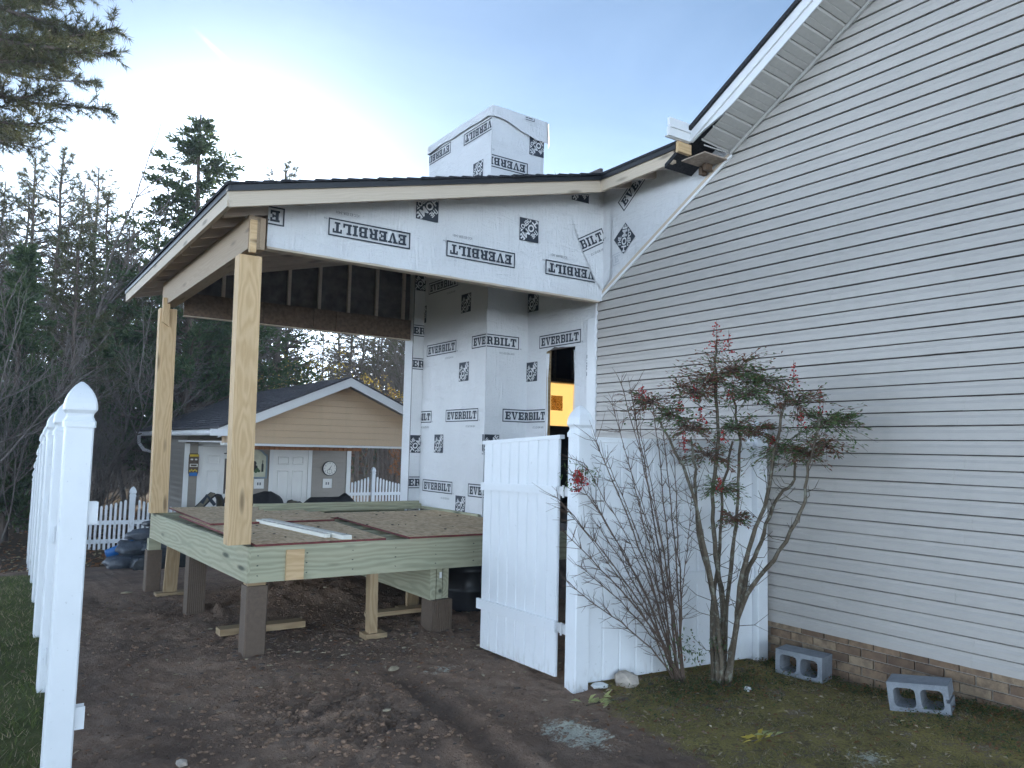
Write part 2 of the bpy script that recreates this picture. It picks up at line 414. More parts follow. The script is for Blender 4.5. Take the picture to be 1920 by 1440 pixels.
def groundmat():
    t = NT('yard ground')
    w = t.n('ShaderNodeNewGeometry').outputs['Position']
    at = t.n('ShaderNodeAttribute', attribute_name='zone')
    sp = t.n('ShaderNodeSeparateColor', {0: at.outputs['Color']})
    n1 = t.noise(w, 1.6, 8, 0.62)
    n2 = t.noise(w, 9.0, 7, 0.65)
    n3 = t.noise(w, 45.0, 5, 0.65)
    n4 = t.noise(t.n('ShaderNodeMapping', {'Vector': w, 'Location': (7, 3, 0)}).outputs[0], 4.0, 8, 0.68)
    f = t.math('ADD', t.math('MULTIPLY', n1, 0.45), t.math('ADD', t.math('MULTIPLY', n2, 0.35), t.math('MULTIPLY', n3, 0.25)))
    dirt = t.ramp(f, [(0.30, (0.135, 0.083, 0.054)), (0.50, (0.31, 0.20, 0.135)), (0.72, (0.47, 0.34, 0.25))])
    damp = t.ramp(t.noise(t.n('ShaderNodeMapping', {'Vector': w, 'Scale': (1.0, 0.6, 1)}).outputs[0], 0.9, 5, 0.6, 0.6), [(0.40, 1.0), (0.62, 0.0)])
    dirt = t.mix(t.math('MULTIPLY', damp, 0.5), dirt, (0.085, 0.060, 0.048))
    chip = t.ramp(t.noise(w, 70, 2, 0.5), [(0.70, 0.0), (0.76, 1.0)])
    dirt = t.mix(t.math('MULTIPLY', chip, 0.5), dirt, (0.19, 0.15, 0.105))
    moss = t.ramp(t.math('ADD', t.math('MULTIPLY', n4, 0.6), t.math('MULTIPLY', n3, 0.4)), [(0.30, (0.075, 0.055, 0.040)), (0.42, (0.165, 0.125, 0.065)), (0.50, (0.31, 0.25, 0.080)), (0.57, (0.20, 0.145, 0.088)), (0.66, (0.38, 0.32, 0.235))])
    lawn = t.ramp(f, [(0.33, (0.045, 0.058, 0.018)), (0.52, (0.10, 0.110, 0.034)), (0.72, (0.19, 0.165, 0.075))])
    litter = t.ramp(t.math('ADD', t.math('MULTIPLY', n2, 0.5), t.math('MULTIPLY', n3, 0.5)), [(0.35, (0.05, 0.034, 0.022)), (0.65, (0.15, 0.095, 0.05))])
    def edge(x, k=1.0):
        return t.ramp(t.math('ADD', x, t.math('MULTIPLY', t.math('SUBTRACT', n4, 0.5), k)), [(0.42, 0.0), (0.58, 1.0)])
    c = t.mix(edge(sp.outputs[1]), dirt, moss)
    c = t.mix(edge(sp.outputs[0], 0.7), c, lawn)
    lime = t.math('ADD', sp.outputs[2], t.math('ADD', t.math('MULTIPLY', t.math('SUBTRACT', n3, 0.5), 2.2), t.math('MULTIPLY', t.math('SUBTRACT', n2, 0.5), 2.4)))
    lime = t.math('MULTIPLY', t.ramp(lime, [(0.45, 0.0), (0.85, 1.0)]), t.ramp(sp.outputs[2], [(0.02, 0.0), (0.25, 1.0)]))
    c = t.mix(t.math('MULTIPLY', lime, 0.88), c, (0.66, 0.65, 0.53))
    c = t.mix(edge(at.outputs['Alpha'], 0.8), c, litter)
    t.base(c, 0.92, 0.15)
    n5 = t.noise(w, 150.0, 4, 0.7)
    t.bump(t.math('ADD', t.math('MULTIPLY', n2, 0.6), t.math('ADD', t.math('MULTIPLY', n3, 0.5), t.math('MULTIPLY', n5, 0.22))), 0.85, 0.035)
    return t.m
MAT['ground'] = groundmat()

# ------------------------------------------------------------------ geometry helpers
class MB:
    def __init__(s):
        s.v, s.f, s.mi = [], [], []
    def poly(s, pts, mi=0):
        i = len(s.v)
        s.v += [tuple(p) for p in pts]
        s.f.append(tuple(range(i, i+len(pts))))
        s.mi.append(mi)
        return s
    def faces(s, vs_, fs, mi=0):
        i = len(s.v)
        s.v += [tuple(p) for p in vs_]
        for f in fs:
            s.f.append(tuple(i+k for k in f))
            s.mi.append(mi)
        return s
    def box(s, a, b, mi=0, M=None):
        x0, y0, z0 = a
        x1, y1, z1 = b
        p = [Vector(q) for q in ((x0, y0, z0), (x1, y0, z0), (x1, y1, z0), (x0, y1, z0), (x0, y0, z1), (x1, y0, z1), (x1, y1, z1), (x0, y1, z1))]
        if M is not None:
            p = [M @ q for q in p]
        return s.faces(p, [(0, 3, 2, 1), (4, 5, 6, 7), (0, 1, 5, 4), (1, 2, 6, 5), (2, 3, 7, 6), (3, 0, 4, 7)], mi)
    def tube(s, pts, rad, n=5, mi=0, cap=True):
        i0 = len(s.v)
        L = len(pts)
        pts = [Vector(p) for p in pts]
        ref = Vector((0.31, 0.2, 0.93))
        for k, p in enumerate(pts):
            d = (pts[min(k+1, L-1)] - pts[max(k-1, 0)])
            d = d.normalized() if d.length > 1e-9 else Vector((0, 0, 1))
            a = d.cross(ref)
            if a.length < 1e-3:
                a = d.cross(Vector((1, 0, 0)))
            a.normalize()
            b = d.cross(a)
            r = rad[k] if isinstance(rad, (list, tuple)) else rad
            for j in range(n):
                t = 2*math.pi*j/n
                s.v.append(tuple(p + (a*math.cos(t) + b*math.sin(t))*r))
        for k in range(L-1):
            for j in range(n):
                q = i0+k*n
                s.f.append((q+j, q+(j+1) % n, q+n+(j+1) % n, q+n+j))
                s.mi.append(mi)
        if cap:
            s.f.append(tuple(i0+j for j in reversed(range(n))))
            s.f.append(tuple(i0+(L-1)*n+j for j in range(n)))
            s.mi += [mi, mi]
        return s
    def sqlathe(s, prof, cx, cy, z0, mi=0):
        """stack of square sections (half width, height)"""
        i0 = len(s.v)
        for h, z in prof:
            c = h*0.12
            for dx, dy in ((-h+c, -h), (h-c, -h), (h, -h+c), (h, h-c), (h-c, h), (-h+c, h), (-h, h-c), (-h, -h+c)):
                s.v.append((cx+dx, cy+dy, z0+z))
        for k in range(len(prof)-1):
            for j in range(8):
                q = i0+8*k
                s.f.append((q+j, q+(j+1) % 8, q+8+(j+1) % 8, q+8+j))
                s.mi.append(mi)
        s.f.append(tuple(i0+8*(len(prof)-1)+j for j in range(8)))
        s.mi.append(mi)
        return s
    def ball(s, c, r, mi=0, sq=(1, 1, 1), lo=True):
        t = (1+5**0.5)/2
        V = [Vector(q).normalized() for q in ((-1, t, 0), (1, t, 0), (-1, -t, 0), (1, -t, 0), (0, -1, t), (0, 1, t), (0, -1, -t), (0, 1, -t), (t, 0, -1), (t, 0, 1), (-t, 0, -1), (-t, 0, 1))]
        Fc = [(0, 11, 5), (0, 5, 1), (0, 1, 7), (0, 7, 10), (0, 10, 11), (1, 5, 9), (5, 11, 4), (11, 10, 2), (10, 7, 6), (7, 1, 8), (3, 9, 4), (3, 4, 2), (3, 2, 6), (3, 6, 8), (3, 8, 9), (4, 9, 5), (2, 4, 11), (6, 2, 10), (8, 6, 7), (9, 8, 1)]
        c = Vector(c)
        return s.faces([c + Vector((q.x*r*sq[0], q.y*r*sq[1], q.z*r*sq[2])) for q in V], Fc, mi)
    def mesh(s, name, mats, smooth=False):
        me = bpy.data.meshes.new(name)
        me.from_pydata(s.v, [], s.f)
        for m in (mats if isinstance(mats, (list, tuple)) else [mats]):
            me.materials.append(MAT[m] if isinstance(m, str) else m)
        if any(s.mi):
            me.polygons.foreach_set('material_index', s.mi)
        if smooth:
            me.polygons.foreach_set('use_smooth', [True]*len(me.polygons))
        me.update()
        return me

WM = {}                                    # world matrix of everything linked so far
def link(name, data, parent=None, M=None, **props):
    o = bpy.data.objects.new(name, data)
    COL.objects.link(o)
    M = M or Matrix.Identity(4)
    WM[o] = M
    if parent is not None:
        o.parent = parent
        o.matrix_parent_inverse = WM[parent].inverted()
    o.matrix_basis = M
    for k, v in props.items():
        o[k] = v
    return o
def thing(name, label, category, loc=(0, 0, 0), group=None, rz=0.0):
    o = link(name, None, None, Matrix.Translation(loc) @ Matrix.Rotation(rz, 4, 'Z'), label=label, category=category)
    o.empty_display_size = 0.1
    if group:
        o['group'] = group
    return o
def tag(o, label, category, group=None):
    o['label'] = label
    o['category'] = category
    if group:
        o['group'] = group
    return o
def copy_thing(root, M, label, group=None):
    c = root.copy()
    COL.objects.link(c)
    WM[c] = M
    c.matrix_basis = M
    c['label'] = label
    if group:
        c['group'] = group
    for ch in root.children:
        d = ch.copy()
        COL.objects.link(d)
        d.parent = c
        for g in ch.children:
            e = g.copy()
            COL.objects.link(e)
            e.parent = d
    return c
def boxo(name, a, b, mat, parent=None, M=None):
    return link(name, MB().box(a, b).mesh(name, mat), parent, M)
def bar(name, p0, p1, w, h, mat, parent=None, upv=(0, 0, 1), ends=(0, 0), mats=None):
    """a board from p0 to p1: local x along it, w across, h along upv"""
    p0, p1 = Vector(p0), Vector(p1)
    x = (p1-p0)
    L = x.length
    x.normalize()
    y = Vector(upv).cross(x).normalized()
    z = x.cross(y)
    Mx = Matrix(((x.x, y.x, z.x, p0.x), (x.y, y.y, z.y, p0.y), (x.z, y.z, z.z, p0.z), (0, 0, 0, 1)))
    me = MB().box((0, -w/2, -h/2), (L, w/2, h/2)).mesh(name, mats or mat)
    return link(name, me, parent, Mx)
def sstep(a, b, x):
    t = max(0.0, min(1.0, (x-a)/(b-a)))
    return t*t*(3-2*t)
def gz(x, y):
    """broad lie of the ground"""
    return -0.55*sstep(9.5, 17.5, y) - 0.16*sstep(0.0, -6.0, x)*sstep(8, 16, y) + 0.10*sstep(4.6, 5.6, x)*sstep(3.6, 2.4, y)

# ------------------------------------------------------------------ ground: one sheet
def axis(lo, hi, d0, d1, step, far):
    a = []
    x = d0
    while x < d1:
        a.append(x)
        x += step
    s_, x = step*1.25, d1
    while x < hi:
        a.append(x)
        x += s_
        s_ = min(s_*1.13, far)
    a.append(hi)
    b = []
    s_, x = step*1.25, d0
    while x > lo:
        x -= s_
        b.append(max(x, lo))
        s_ = min(s_*1.13, far)
    return sorted(set(b + a))
gx = axis(-320, 320, -0.9, 6.0, 0.030, 25)
gy = axis(-60, 420, 1.6, 9.0, 0.030, 25)
verts, zone = [], []
fb = noise.fractal
def clods(x, y):
    a = max(0.0, fb(Vector((x*7.0, y*7.0, 3.1)), 0.8, 2.1, 4))
    return a
for y in gy:
    for x in gx:
        near = (-2.5 < x < 7) and (0 < y < 14)
        z = gz(x, y)
        lw = sstep(0.50, 0.38, x - 0.035*(y-4.5) + 0.05*noise.noise(Vector((x*2, y*2, 0)))) * sstep(14.5, 11.5, y)
        if x < -0.2:
            lw = max(lw, sstep(14.5, 12, y))
        ms = sstep(3.05, 3.75, x + 0.55*(4.6-y)*0.0 + 0.35*noise.noise(Vector((x*1.1, y*1.1, 5))) + 0.30*(3.2-y)) * sstep(5.0, 4.5, y)
        lm = max(0.0, 1 - math.hypot((x-3.08)/0.24, (y-3.78)/0.42))*1.15
        lm = max(lm, 0.9*max(0.0, 1 - math.hypot((x-4.28)/0.22, (y-2.62)/0.16)))
        lm = max(lm, 0.62*max(0.0, 1 - math.hypot((x-3.0)/0.22, (y-5.35)/0.14)))
        far = max(sstep(13.0, 16.0, y), sstep(-7, -10, x)*0.0)
        if near:
            p = Vector((x, y, 0))
            dirt = (1-lw)*(1-0.6*ms)
            z += 0.020*noise.noise(p*1.3) + (0.016*fb(p*3.2, 0.9, 2.0, 4))*(0.35+0.65*dirt)
            z += 0.013*fb(p*11.0, 0.7, 2.0, 4)*(0.3+0.7*dirt)
            # churned mud in front of the deck, tyre rut, spoil under the deck, clods by the piers
            mud = math.exp(-((x-2.0)/0.42)**2 - ((y-4.75)/0.62)**2)
            z += mud*(0.055*fb(p*6.0, 0.75, 2.1, 5) + 0.045*fb(p*17.0, 0.8, 2.0, 3) + 0.02)
            rut = abs((x-2.55) - 0.12*(y-4.2))
            z += sstep(6.0, 4.6, y)*dirt*(-0.045*math.exp(-(rut/0.10)**2) + 0.03*math.exp(-((rut-0.17)/0.07)**2))
            sp = math.exp(-((x-3.2)/0.75)**2 - ((y-8.7)/0.8)**2)
            z += sp*(0.20 + 0.06*fb(p*4.0, 0.8, 2.0, 4))
            for cx, cy, rr, hh in ((1.95, 8.3, .5, .07), (2.1, 7.0, .35, .07), (3.9, 6.8, .5, .06), (3.0, 6.75, .3, .05)):
                g = math.exp(-(((x-cx)/rr)**2 + ((y-cy)/rr)**2))
                if g > 0.02:
                    z += g*hh*(0.35 + min(1.3, clods(x, y)*1.2) + 0.5*noise.noise(Vector((x*5, y*5, 1))))
            z += 0.012*lw
        verts.append((x, y, z))
        zone.append((lw, ms, min(1.0, lm), far))
nx, ny = len(gx), len(gy)
faces = [(j*nx+i, j*nx+i+1, (j+1)*nx+i+1, (j+1)*nx+i) for j in range(ny-1) for i in range(nx-1)]
me = bpy.data.meshes.new('ground')
me.from_pydata(verts, [], faces)
ca = me.color_attributes.new('zone', 'FLOAT_COLOR', 'POINT')
ca.data.foreach_set('color', [c for q in zone for c in q])
me.materials.append(MAT['ground'])
me.polygons.foreach_set('use_smooth', [True]*len(me.polygons))
ground = link('ground', me, kind='structure')
import bisect
def gh(x, y):
    """height of the built ground sheet"""
    i = max(0, min(nx-2, bisect.bisect_right(gx, x)-1))
    j = max(0, min(ny-2, bisect.bisect_right(gy, y)-1))
    tx = (x-gx[i])/(gx[i+1]-gx[i])
    ty = (y-gy[j])/(gy[j+1]-gy[j])
    a = verts[j*nx+i][2]*(1-tx) + verts[j*nx+i+1][2]*tx
    b = verts[(j+1)*nx+i][2]*(1-tx) + verts[(j+1)*nx+i+1][2]*tx
    return a*(1-ty) + b*ty

# ------------------------------------------------------------------ house with its sided gable wall
WX = 5.59
house = thing('house', 'house with large grey vinyl sided gable wall over a brick base', 'house', (WX, 2.0, 0))
SL = 0.579
def yl(z):
    return 6.585 if z < 3.37 else 6.585-(z-3.37)/SL
LAP = 0.1016
Z0 = 0.310
prof = [(-0.022, 0.0050), (-0.004, -0.0005), (0.0125, 0.0), (0.0125, 0.046), (0.0025, 0.068), (0.0010, 0.0915), (-0.012, 0.0945), (-0.022, 0.0950)]
for k in range(59):
    zb = Z0 + k*LAP
    cuts = [-0.4]
    rr = random.random()
    for yy in ((2.72, 4.9) if k % 4 == 0 else (3.72,) if k % 4 == 2 else (2.66,) if k % 4 == 1 else ()):
        if rr < 0.75 and yy < yl(zb+LAP)-0.4:
            cuts.append(yy+random.uniform(-0.06, 0.06))
    cuts.append(None)
    for q in range(len(cuts)-1):
        y0 = cuts[q]
        off = 0.0022*(q % 2)
        jit = random.uniform(-0.0012, 0.0012)
        mb = MB()
        y1m = cuts[q+1] + 0.02 if cuts[q+1] is not None else None
        ns = 10
        n = len(prof)
        for s_ in range(ns+1):
            for d, h in prof:
                z = zb + h + jit
                ye = y1m if y1m is not None else yl(z) + (0.035 if z > 3.40 else 0.0)
                y = y0 + (ye-y0)*s_/ns
                wv = 0.0016*noise.noise(Vector((y*1.7, k*3.1, 0)))
                wz = 0.0011*noise.noise(Vector((y*1.1, k*5.3, 7)))
                mb.v.append((WX-d-off-(wv if d > 0 else 0), y, z+wz))
        for s_ in range(ns):
            for i_ in range(n-1):
                a = s_*n+i_
                mb.f.append((a+n, a+n+1, a+1, a))
                mb.mi.append(0)
        mb.f.append(tuple(range(n-1, -1, -1)))
        mb.f.append(tuple(ns*n+i_ for i_ in range(n)))
        mb.mi += [0, 0]
        link('siding_lap', mb.mesh('siding_lap', 'siding'), house)
# wall body behind the laps
core = MB()
P2 = [(-0.4, 0.0), (6.58, 0.0), (6.58, 3.40), (6.58-(7.0-3.40)/SL, 7.0), (-0.4, 7.0)]
n = len(P2)
core.faces([(WX+0.022, a, b) for a, b in P2]+[(WX+0.20, a, b) for a, b in P2], [tuple(range(n)), tuple(range(2*n-1, n-1, -1))]+[(i, n+i, n+(i+1) % n, (i+1) % n) for i in range(n)])
link('wall_core', core.mesh('wall_core', 'sheathing'), house)
# brick base
mort = MB().box((WX+0.006, -0.4, -0.1), (WX+0.021, 4.36, 0.325)).mesh('mortar_bed', 'mortar')
link('mortar_bed', mort, house)
bm_ = MB().box((-0.012, -0.0965, -0.0285), (0.004, 0.0965, 0.0285)).mesh('brick', 'brick')
for row in range(5):
    zc = 0.297 - row*0.0675
    y = 4.30 - (0.103 if row % 2 else 0.0)
    while y > 1.45:
        link('brick', bm_, house, Matrix.Translation((WX+0.004+random.uniform(-.002, .002), y+random.uniform(-.002, .002), zc+random.uniform(-.001, .001))) @ Matrix.Rotation(random.uniform(-.006, .006), 4, 'X'))
        y -= 0.205
# rake: soffit panels, wall trim, fascia
def rk(y):                                   # soffit height along the rake
    return 4.485 + SL*(4.715-y)
def fz(y):
    return rk(y)
yA, yB = 4.715, 1.9
pw = 0.152
k = 0
while yA - k*pw*0.865 > yB:
    a = yA - k*pw*0.865
    b = a - pw*0.865
    mb = MB()
    # panel with a v groove at its lower edge, level across
    pr = [(a, 0.0), (a-0.010, 0.012), (a-0.022, 0.002), (a-0.062, 0.001), (a-0.066, 0.005), (a-0.070, 0.001), (b, 0.0)]
    def oz(y):                               # outer edge a little higher than the wall edge
        return 0.030
    m_ = len(pr)
    mb.faces([(5.195, y, rk(y)+d+oz(y)) for y, d in pr]+[(WX-0.006, y, rk(y)+d) for y, d in pr]+[(5.195, y, rk(y)+d+oz(y)+0.02) for y, d in pr]+[(WX-0.006, y, rk(y)+d+0.02) for y, d in pr],
             [(i, m_+i, m_+i+1, i+1) for i in range(m_-1)] + [(0, 2*m_, 3*m_, m_)])
    link('soffit_panel', mb.mesh('soffit_panel', 'soffit'), house)
    k += 1
def rakestrip(name, x0, x1, o0, o1, y0, y1, mat, slope=SL, zf=rk):
    """sloping trim along the rake: x range, height offsets above the soffit line"""
    mb = MB()
    p = [(x0, y0, zf(y0)+o0), (x1, y0, zf(y0)+o0), (x1, y1, zf(y1)+o0), (x0, y1, zf(y1)+o0), (x0, y0, zf(y0)+o1), (x1, y0, zf(y0)+o1), (x1, y1, zf(y1)+o1), (x0, y1, zf(y1)+o1)]
    mb.faces(p, [(0, 3, 2, 1), (4, 5, 6, 7), (0, 1, 5, 4), (1, 2, 6, 5), (2, 3, 7, 6), (3, 0, 4, 7)])
    return link(name, mb.mesh(name, mat), house)
mb = MB()
ys = [4.835, 4.72, 4.60, 4.48, 4.36, 1.6]
for x in (5.190, 5.212):
    for y in ys:
        mb.v += [(x, y, rk(y)+0.038+0.080*sstep(4.36, 4.83, y)), (x, y, rk(y)+0.130)]
n_ = len(ys)
for q in range(n_-1):
    a, b = 2*q, 2*n_+2*q
    for f in ((a, a+1, a+3, a+2), (b, b+2, b+3, b+1), (a, a+2, b+2, b), (a+1, b+1, b+3, a+3)):
        mb.f.append(f)
        mb.mi.append(0)
mb.f += [(0, 2*n_, 2*n_+1, 1)]
mb.mi += [0]
link('rake_fascia', mb.mesh('rake_fascia', 'trim'), house)
rakestrip('frieze_board', 5.178, 5.200, 0.131, 0.217, 4.835, 1.6, 'trim')
rakestrip('fascia_bead', 5.172, 5.1895, 0.122, 0.136, 4.838, 1.6, 'trim')
rakestrip('shingle_edge', 5.150, 5.40, 0.219, 0.256, 4.84, 1.4, 'shingle')
rakestrip('roof_slope', 5.22, 12.0, 0.200, 0.240, 5.2, -1.0, 'shingle')
rakestrip('wall_trim', 5.555, 5.5745, -0.034, -0.002, 4.70, 1.9, 'soffit')
def wl(y):
    return 3.372 + SL*(6.585-y)
rakestrip('wall_trim', 5.562, 5.5775, -0.030, 0.002, 6.60, 4.69, 'trim', zf=wl)
rakestrip('bare_wood_strip', 5.5685, 5.5895, 0.003, 0.045, 6.55, 4.72, 'fascia', zf=wl)
# returned fascia end and the cut soffit end
mb = MB()
for (z0, z1, d) in ((4.535, 4.615, 0.0), (4.612, 4.634, 0.014), (4.632, 4.70, 0.006)):
    mb.box((4.905+d, 4.835-d, z0), (5.200+d*0.3, 4.858, z1))
mb.box((4.90, 4.858, 4.53), (5.19, 4.885, 4.54))
link('fascia_return', mb.mesh('fascia_return', 'trim'), house)
boxo('sub_fascia', (5.06, 4.865, 4.43), (5.225, 4.90, 4.525), 'pine', house)
boxo('plywood_soffit', (5.26, 4.735, 4.425), (5.57, 5.02, 4.437), 'osbroof', house)
mb = MB()
for i in range(14):
    x = 5.235 + i*0.0245
    mb.box((x, 4.716, 4.477), (x+0.018, 4.724, 4.489))
link('vent_strip', mb.mesh('vent_strip', 'soffit'), house)
for sx, sy, sz, w in ((5.46, 4.90, 4.36, .10), (5.49, 4.98, 4.345, .08)):
    boxo('rough_lookout', (sx, sy, sz), (sx+w*0.9, sy+0.04, sz+0.07), 'osbdark', house)
# corner boards of the siding
boxo('corner_trim', (5.561, 6.600, 1.20), (5.578, 6.725, 3.18), 'trim', house)
boxo('corner_trim', (5.566, 6.586, 0.31), (5.582, 6.603, 3.40), 'trim', house)

# ------------------------------------------------------------------ back room with the torn doorway
room = thing('back_room', 'wrapped back room wall with a torn open doorway beside grey siding', 'building', (5.65, 7.3, 0))
mb = MB()
wa, wb = 5.60, 5.640
mb.box((wa, 7.53, 0.0), (wb, 10.40, 4.9)).box((wa, 6.59, 0.0), (wb, 6.965, 4.9)).box((wa, 6.965, 2.90), (wb, 7.53, 4.9)).box((wa, 6.965, 0.0), (wb, 7.53, 0.86))
link('wall', mb.mesh('wall', 'sheathing'), room)
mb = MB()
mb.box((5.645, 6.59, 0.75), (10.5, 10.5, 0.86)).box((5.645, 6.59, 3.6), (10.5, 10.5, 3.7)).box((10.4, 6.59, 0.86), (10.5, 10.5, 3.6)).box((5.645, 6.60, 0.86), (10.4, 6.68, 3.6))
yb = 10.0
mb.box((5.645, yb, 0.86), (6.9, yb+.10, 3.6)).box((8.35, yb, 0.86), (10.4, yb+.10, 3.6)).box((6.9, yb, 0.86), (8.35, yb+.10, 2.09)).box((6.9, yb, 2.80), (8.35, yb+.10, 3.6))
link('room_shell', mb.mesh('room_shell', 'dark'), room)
for x in (7.55, 7.95, 8.35):
    boxo('stud', (x-.03, yb-.06, 2.84), (x+.03, yb-.002, 3.6), 'osbdark', room)
boxo('header', (6.8, yb-.07, 2.80), (8.5, yb-.001, 2.86), 'osbdark', room)
ws = link('window_sheet', MB().box((6.9, yb+.02, 2.09), (8.35, yb+.024, 2.80)).mesh('window_sheet', 'sheetlit'), room)
boxo('door_jamb', (5.588, 7.514, 0.86), (5.650, 7.529, 2.90), 'stud', room)
boxo('door_jamb', (5.602, 6.966, 0.86), (5.650, 6.980, 2.90), 'dark', room)

# ------------------------------------------------------------------ house wrap and its print
class Sheet:
    """vertical planes joined end to end; u runs left to right as seen from outside"""
    def __init__(s, segs):
        s.segs = segs                          # (u0, u1, (x0,y0), (x1,y1))
    def at(s, k, u, v, off):
        u0, u1, a, b = s.segs[k]
        t = (u-u0)/(u1-u0)
        dx, dy = b[0]-a[0], b[1]-a[1]
        L = math.hypot(dx, dy)
        nx_, ny_ = dy/L, -dx/L                 # outward: right hand of the direction of travel
        return (a[0]+dx*t+nx_*off, a[1]+dy*t+ny_*off, v)
def clip(poly, a, b, c):
    """keep a*u+b*v+c >= 0"""
    out = []
    for i in range(len(poly)):
        p, q = poly[i-1], poly[i]
        dp, dq = a*p[0]+b*p[1]+c, a*q[0]+b*q[1]+c
        if dp >= 0:
            out.append(p)
        if (dp >= 0) != (dq >= 0):
            t = dp/(dp-dq)
            out.append((p[0]+(q[0]-p[0])*t, p[1]+(q[1]-p[1])*t))
    return out
def sheet_mesh(sh, pieces, name, parent, step=0.07, amp=0.0025, fall=None):
    mb = MB()
    for k, ua, ub, vb, vt in pieces:
        nu = max(1, int(abs(ub-ua)/step))
        for i in range(nu):
            pass
        cols = []
        for i in range(nu+1):
            u = ua+(ub-ua)*i/nu
            b, t = (vb(u) if callable(vb) else vb), (vt(u) if callable(vt) else vt)
            nv = 10
            col = []
            for j in range(nv+1):
                v = b+(t-b)*j/nv
                p = sh.at(k, u, v, 0.0)
                q = Vector(p)
                o = 0.004 + amp*fb(q*3.1, 0.8, 2.0, 3)
                col.append(sh.at(k, u, v, o))
            cols.append(col)
        base = len(mb.v)
        for c in cols:
            mb.v += c
        m_ = 11
        for i in range(nu):
            for j in range(10):
                a = base+i*m_+j
                mb.f.append((a, a+m_, a+m_+1, a+1))
                mb.mi.append(0)
    return link(name, mb.mesh(name, 'wrap', True), parent)
SLAB = {
 'E': (8, [(0, 0, 8, 1.9), (0, 8.1, 8, 10), (1, 0, 3.6, 10), (3.6, 4.2, 6, 5.8), (6.4, 0, 8, 3.5), (6.4, 6.5, 8, 10), (5.2, 3.4, 6.4, 6.6)]),
 'V': (9.4, [(-.2, 8.4, 4.4, 10), (5.4, 8.4, 9.6, 10), [(0.7, 9), (3.5, 9), (5.7, 0), (3.9, 0)], [(6.8, 9), (8.5, 9), (5.7, 0), (4.7, 0)]]),
 'R': (9, [(1, 0, 3.6, 10), (0, 0, 4.7, 1.7), (0, 8.2, 6.6, 10), (5.6, 5, 8.1, 9.2), (3.6, 4.2, 6.8, 5.8), [(4.8, 5), (7.2, 5), (9.2, 0), (6.5, 0)]]),
 'B': (8.6, [(1, 0, 3.6, 10), (0, 8.3, 7, 10), (3.6, 4.3, 7.2, 5.8), (0, 0, 7.4, 1.7), (5.9, 5.4, 8.1, 9.4), (6.1, .7, 8.6, 5.0)]),
 'I': (5, [(1.2, 0, 3.8, 10), (0, 0, 5, 1.7), (0, 8.3, 5, 10)]),
 'L': (8, [(1, 0, 3.6, 10), (0, 8.3, 4.7, 10), (0, 0, 8, 1.8), (6.2, 0, 8, 3.8)]),
 'T': (8.6, [(3, 0, 5.6, 10), (0, 8.2, 8.6, 10), (0, 6.2, 1.6, 10), (7, 6.2, 8.6, 10), (1.7, 0, 6.9, 1.7)]),
}
def rect(x0, y0, x1, y1):
    return [(x0, y0), (x1, y0), (x1, y1), (x0, y1)]
_txt = {}
def textpolys(s, bold=0.0):
    """triangles of a line of text in the built-in font, centred, cap height 1"""
    if (s, bold) in _txt:
        return _txt[(s, bold)]
    cu = bpy.data.curves.new('t', 'FONT')
    cu.body = s
    cu.size = 1.0
    cu.offset = bold
    cu.resolution_u = 2
    o = bpy.data.objects.new('t', cu)
    COL.objects.link(o)
    dg = bpy.context.evaluated_depsgraph_get()
    m_ = bpy.data.meshes.new_from_object(o.evaluated_get(dg))
    m_.calc_loop_triangles()
    V = [v.co for v in m_.vertices]
    T = [[(V[i].x, V[i].y) for i in t.vertices] for t in m_.loop_triangles]
    xs = [p[0] for t in T for p in t]
    ys = [p[1] for t in T for p in t]
    cx, cy, h = (min(xs)+max(xs))/2, (min(ys)+max(ys))/2, max(ys)-min(ys)
    T = [[((x-cx)/h, (y-cy)/h) for x, y in t] for t in T]
    W = (max(xs)-min(xs))/h
    bpy.data.objects.remove(o)
    bpy.data.curves.remove(cu)
    bpy.data.meshes.remove(m_)
    _txt[(s, bold)] = (T, W)
    return T, W
def brand_polys():
    W, H, t = 0.80, 0.158, 0.0125
    P = [(rect(-W/2, -H/2, W/2, -H/2+t), 0), (rect(-W/2, H/2-t, W/2, H/2), 0), (rect(-W/2, -H/2+t, -W/2+t, H/2-t), 0), (rect(W/2-t, -H/2+t, W/2, H/2-t), 0)]
    word = 'EVERBILT'
    tot = sum(SLAB[c][0] for c in word) + 1.0*7
    sx, sy = 0.72/tot, 0.0098
    x = -0.36
    lay = 0
    for c in word:
        w, parts = SLAB[c]
        for q in parts:
            pl = rect(*q) if isinstance(q, tuple) else q
            P.append(([(x+a*sx, (b-5)*sy) for a, b in pl], lay))
            lay = (lay+1) % 9
        x += (w+1.0)*sx
    return P
BRAND = brand_polys()
def small_polys():
    T, W = textpolys('ICC-ES ESR-3431')
    h = 0.024
    P = [([(0.225+x*h*0.93, -0.140+y*h) for x, y in t], 0) for t in T]
    T, W = textpolys('TM')
    P += [([(0.425+x*0.016, -0.070+y*0.016) for x, y in t], 0) for t in T]
    return P
SMALL = small_polys()
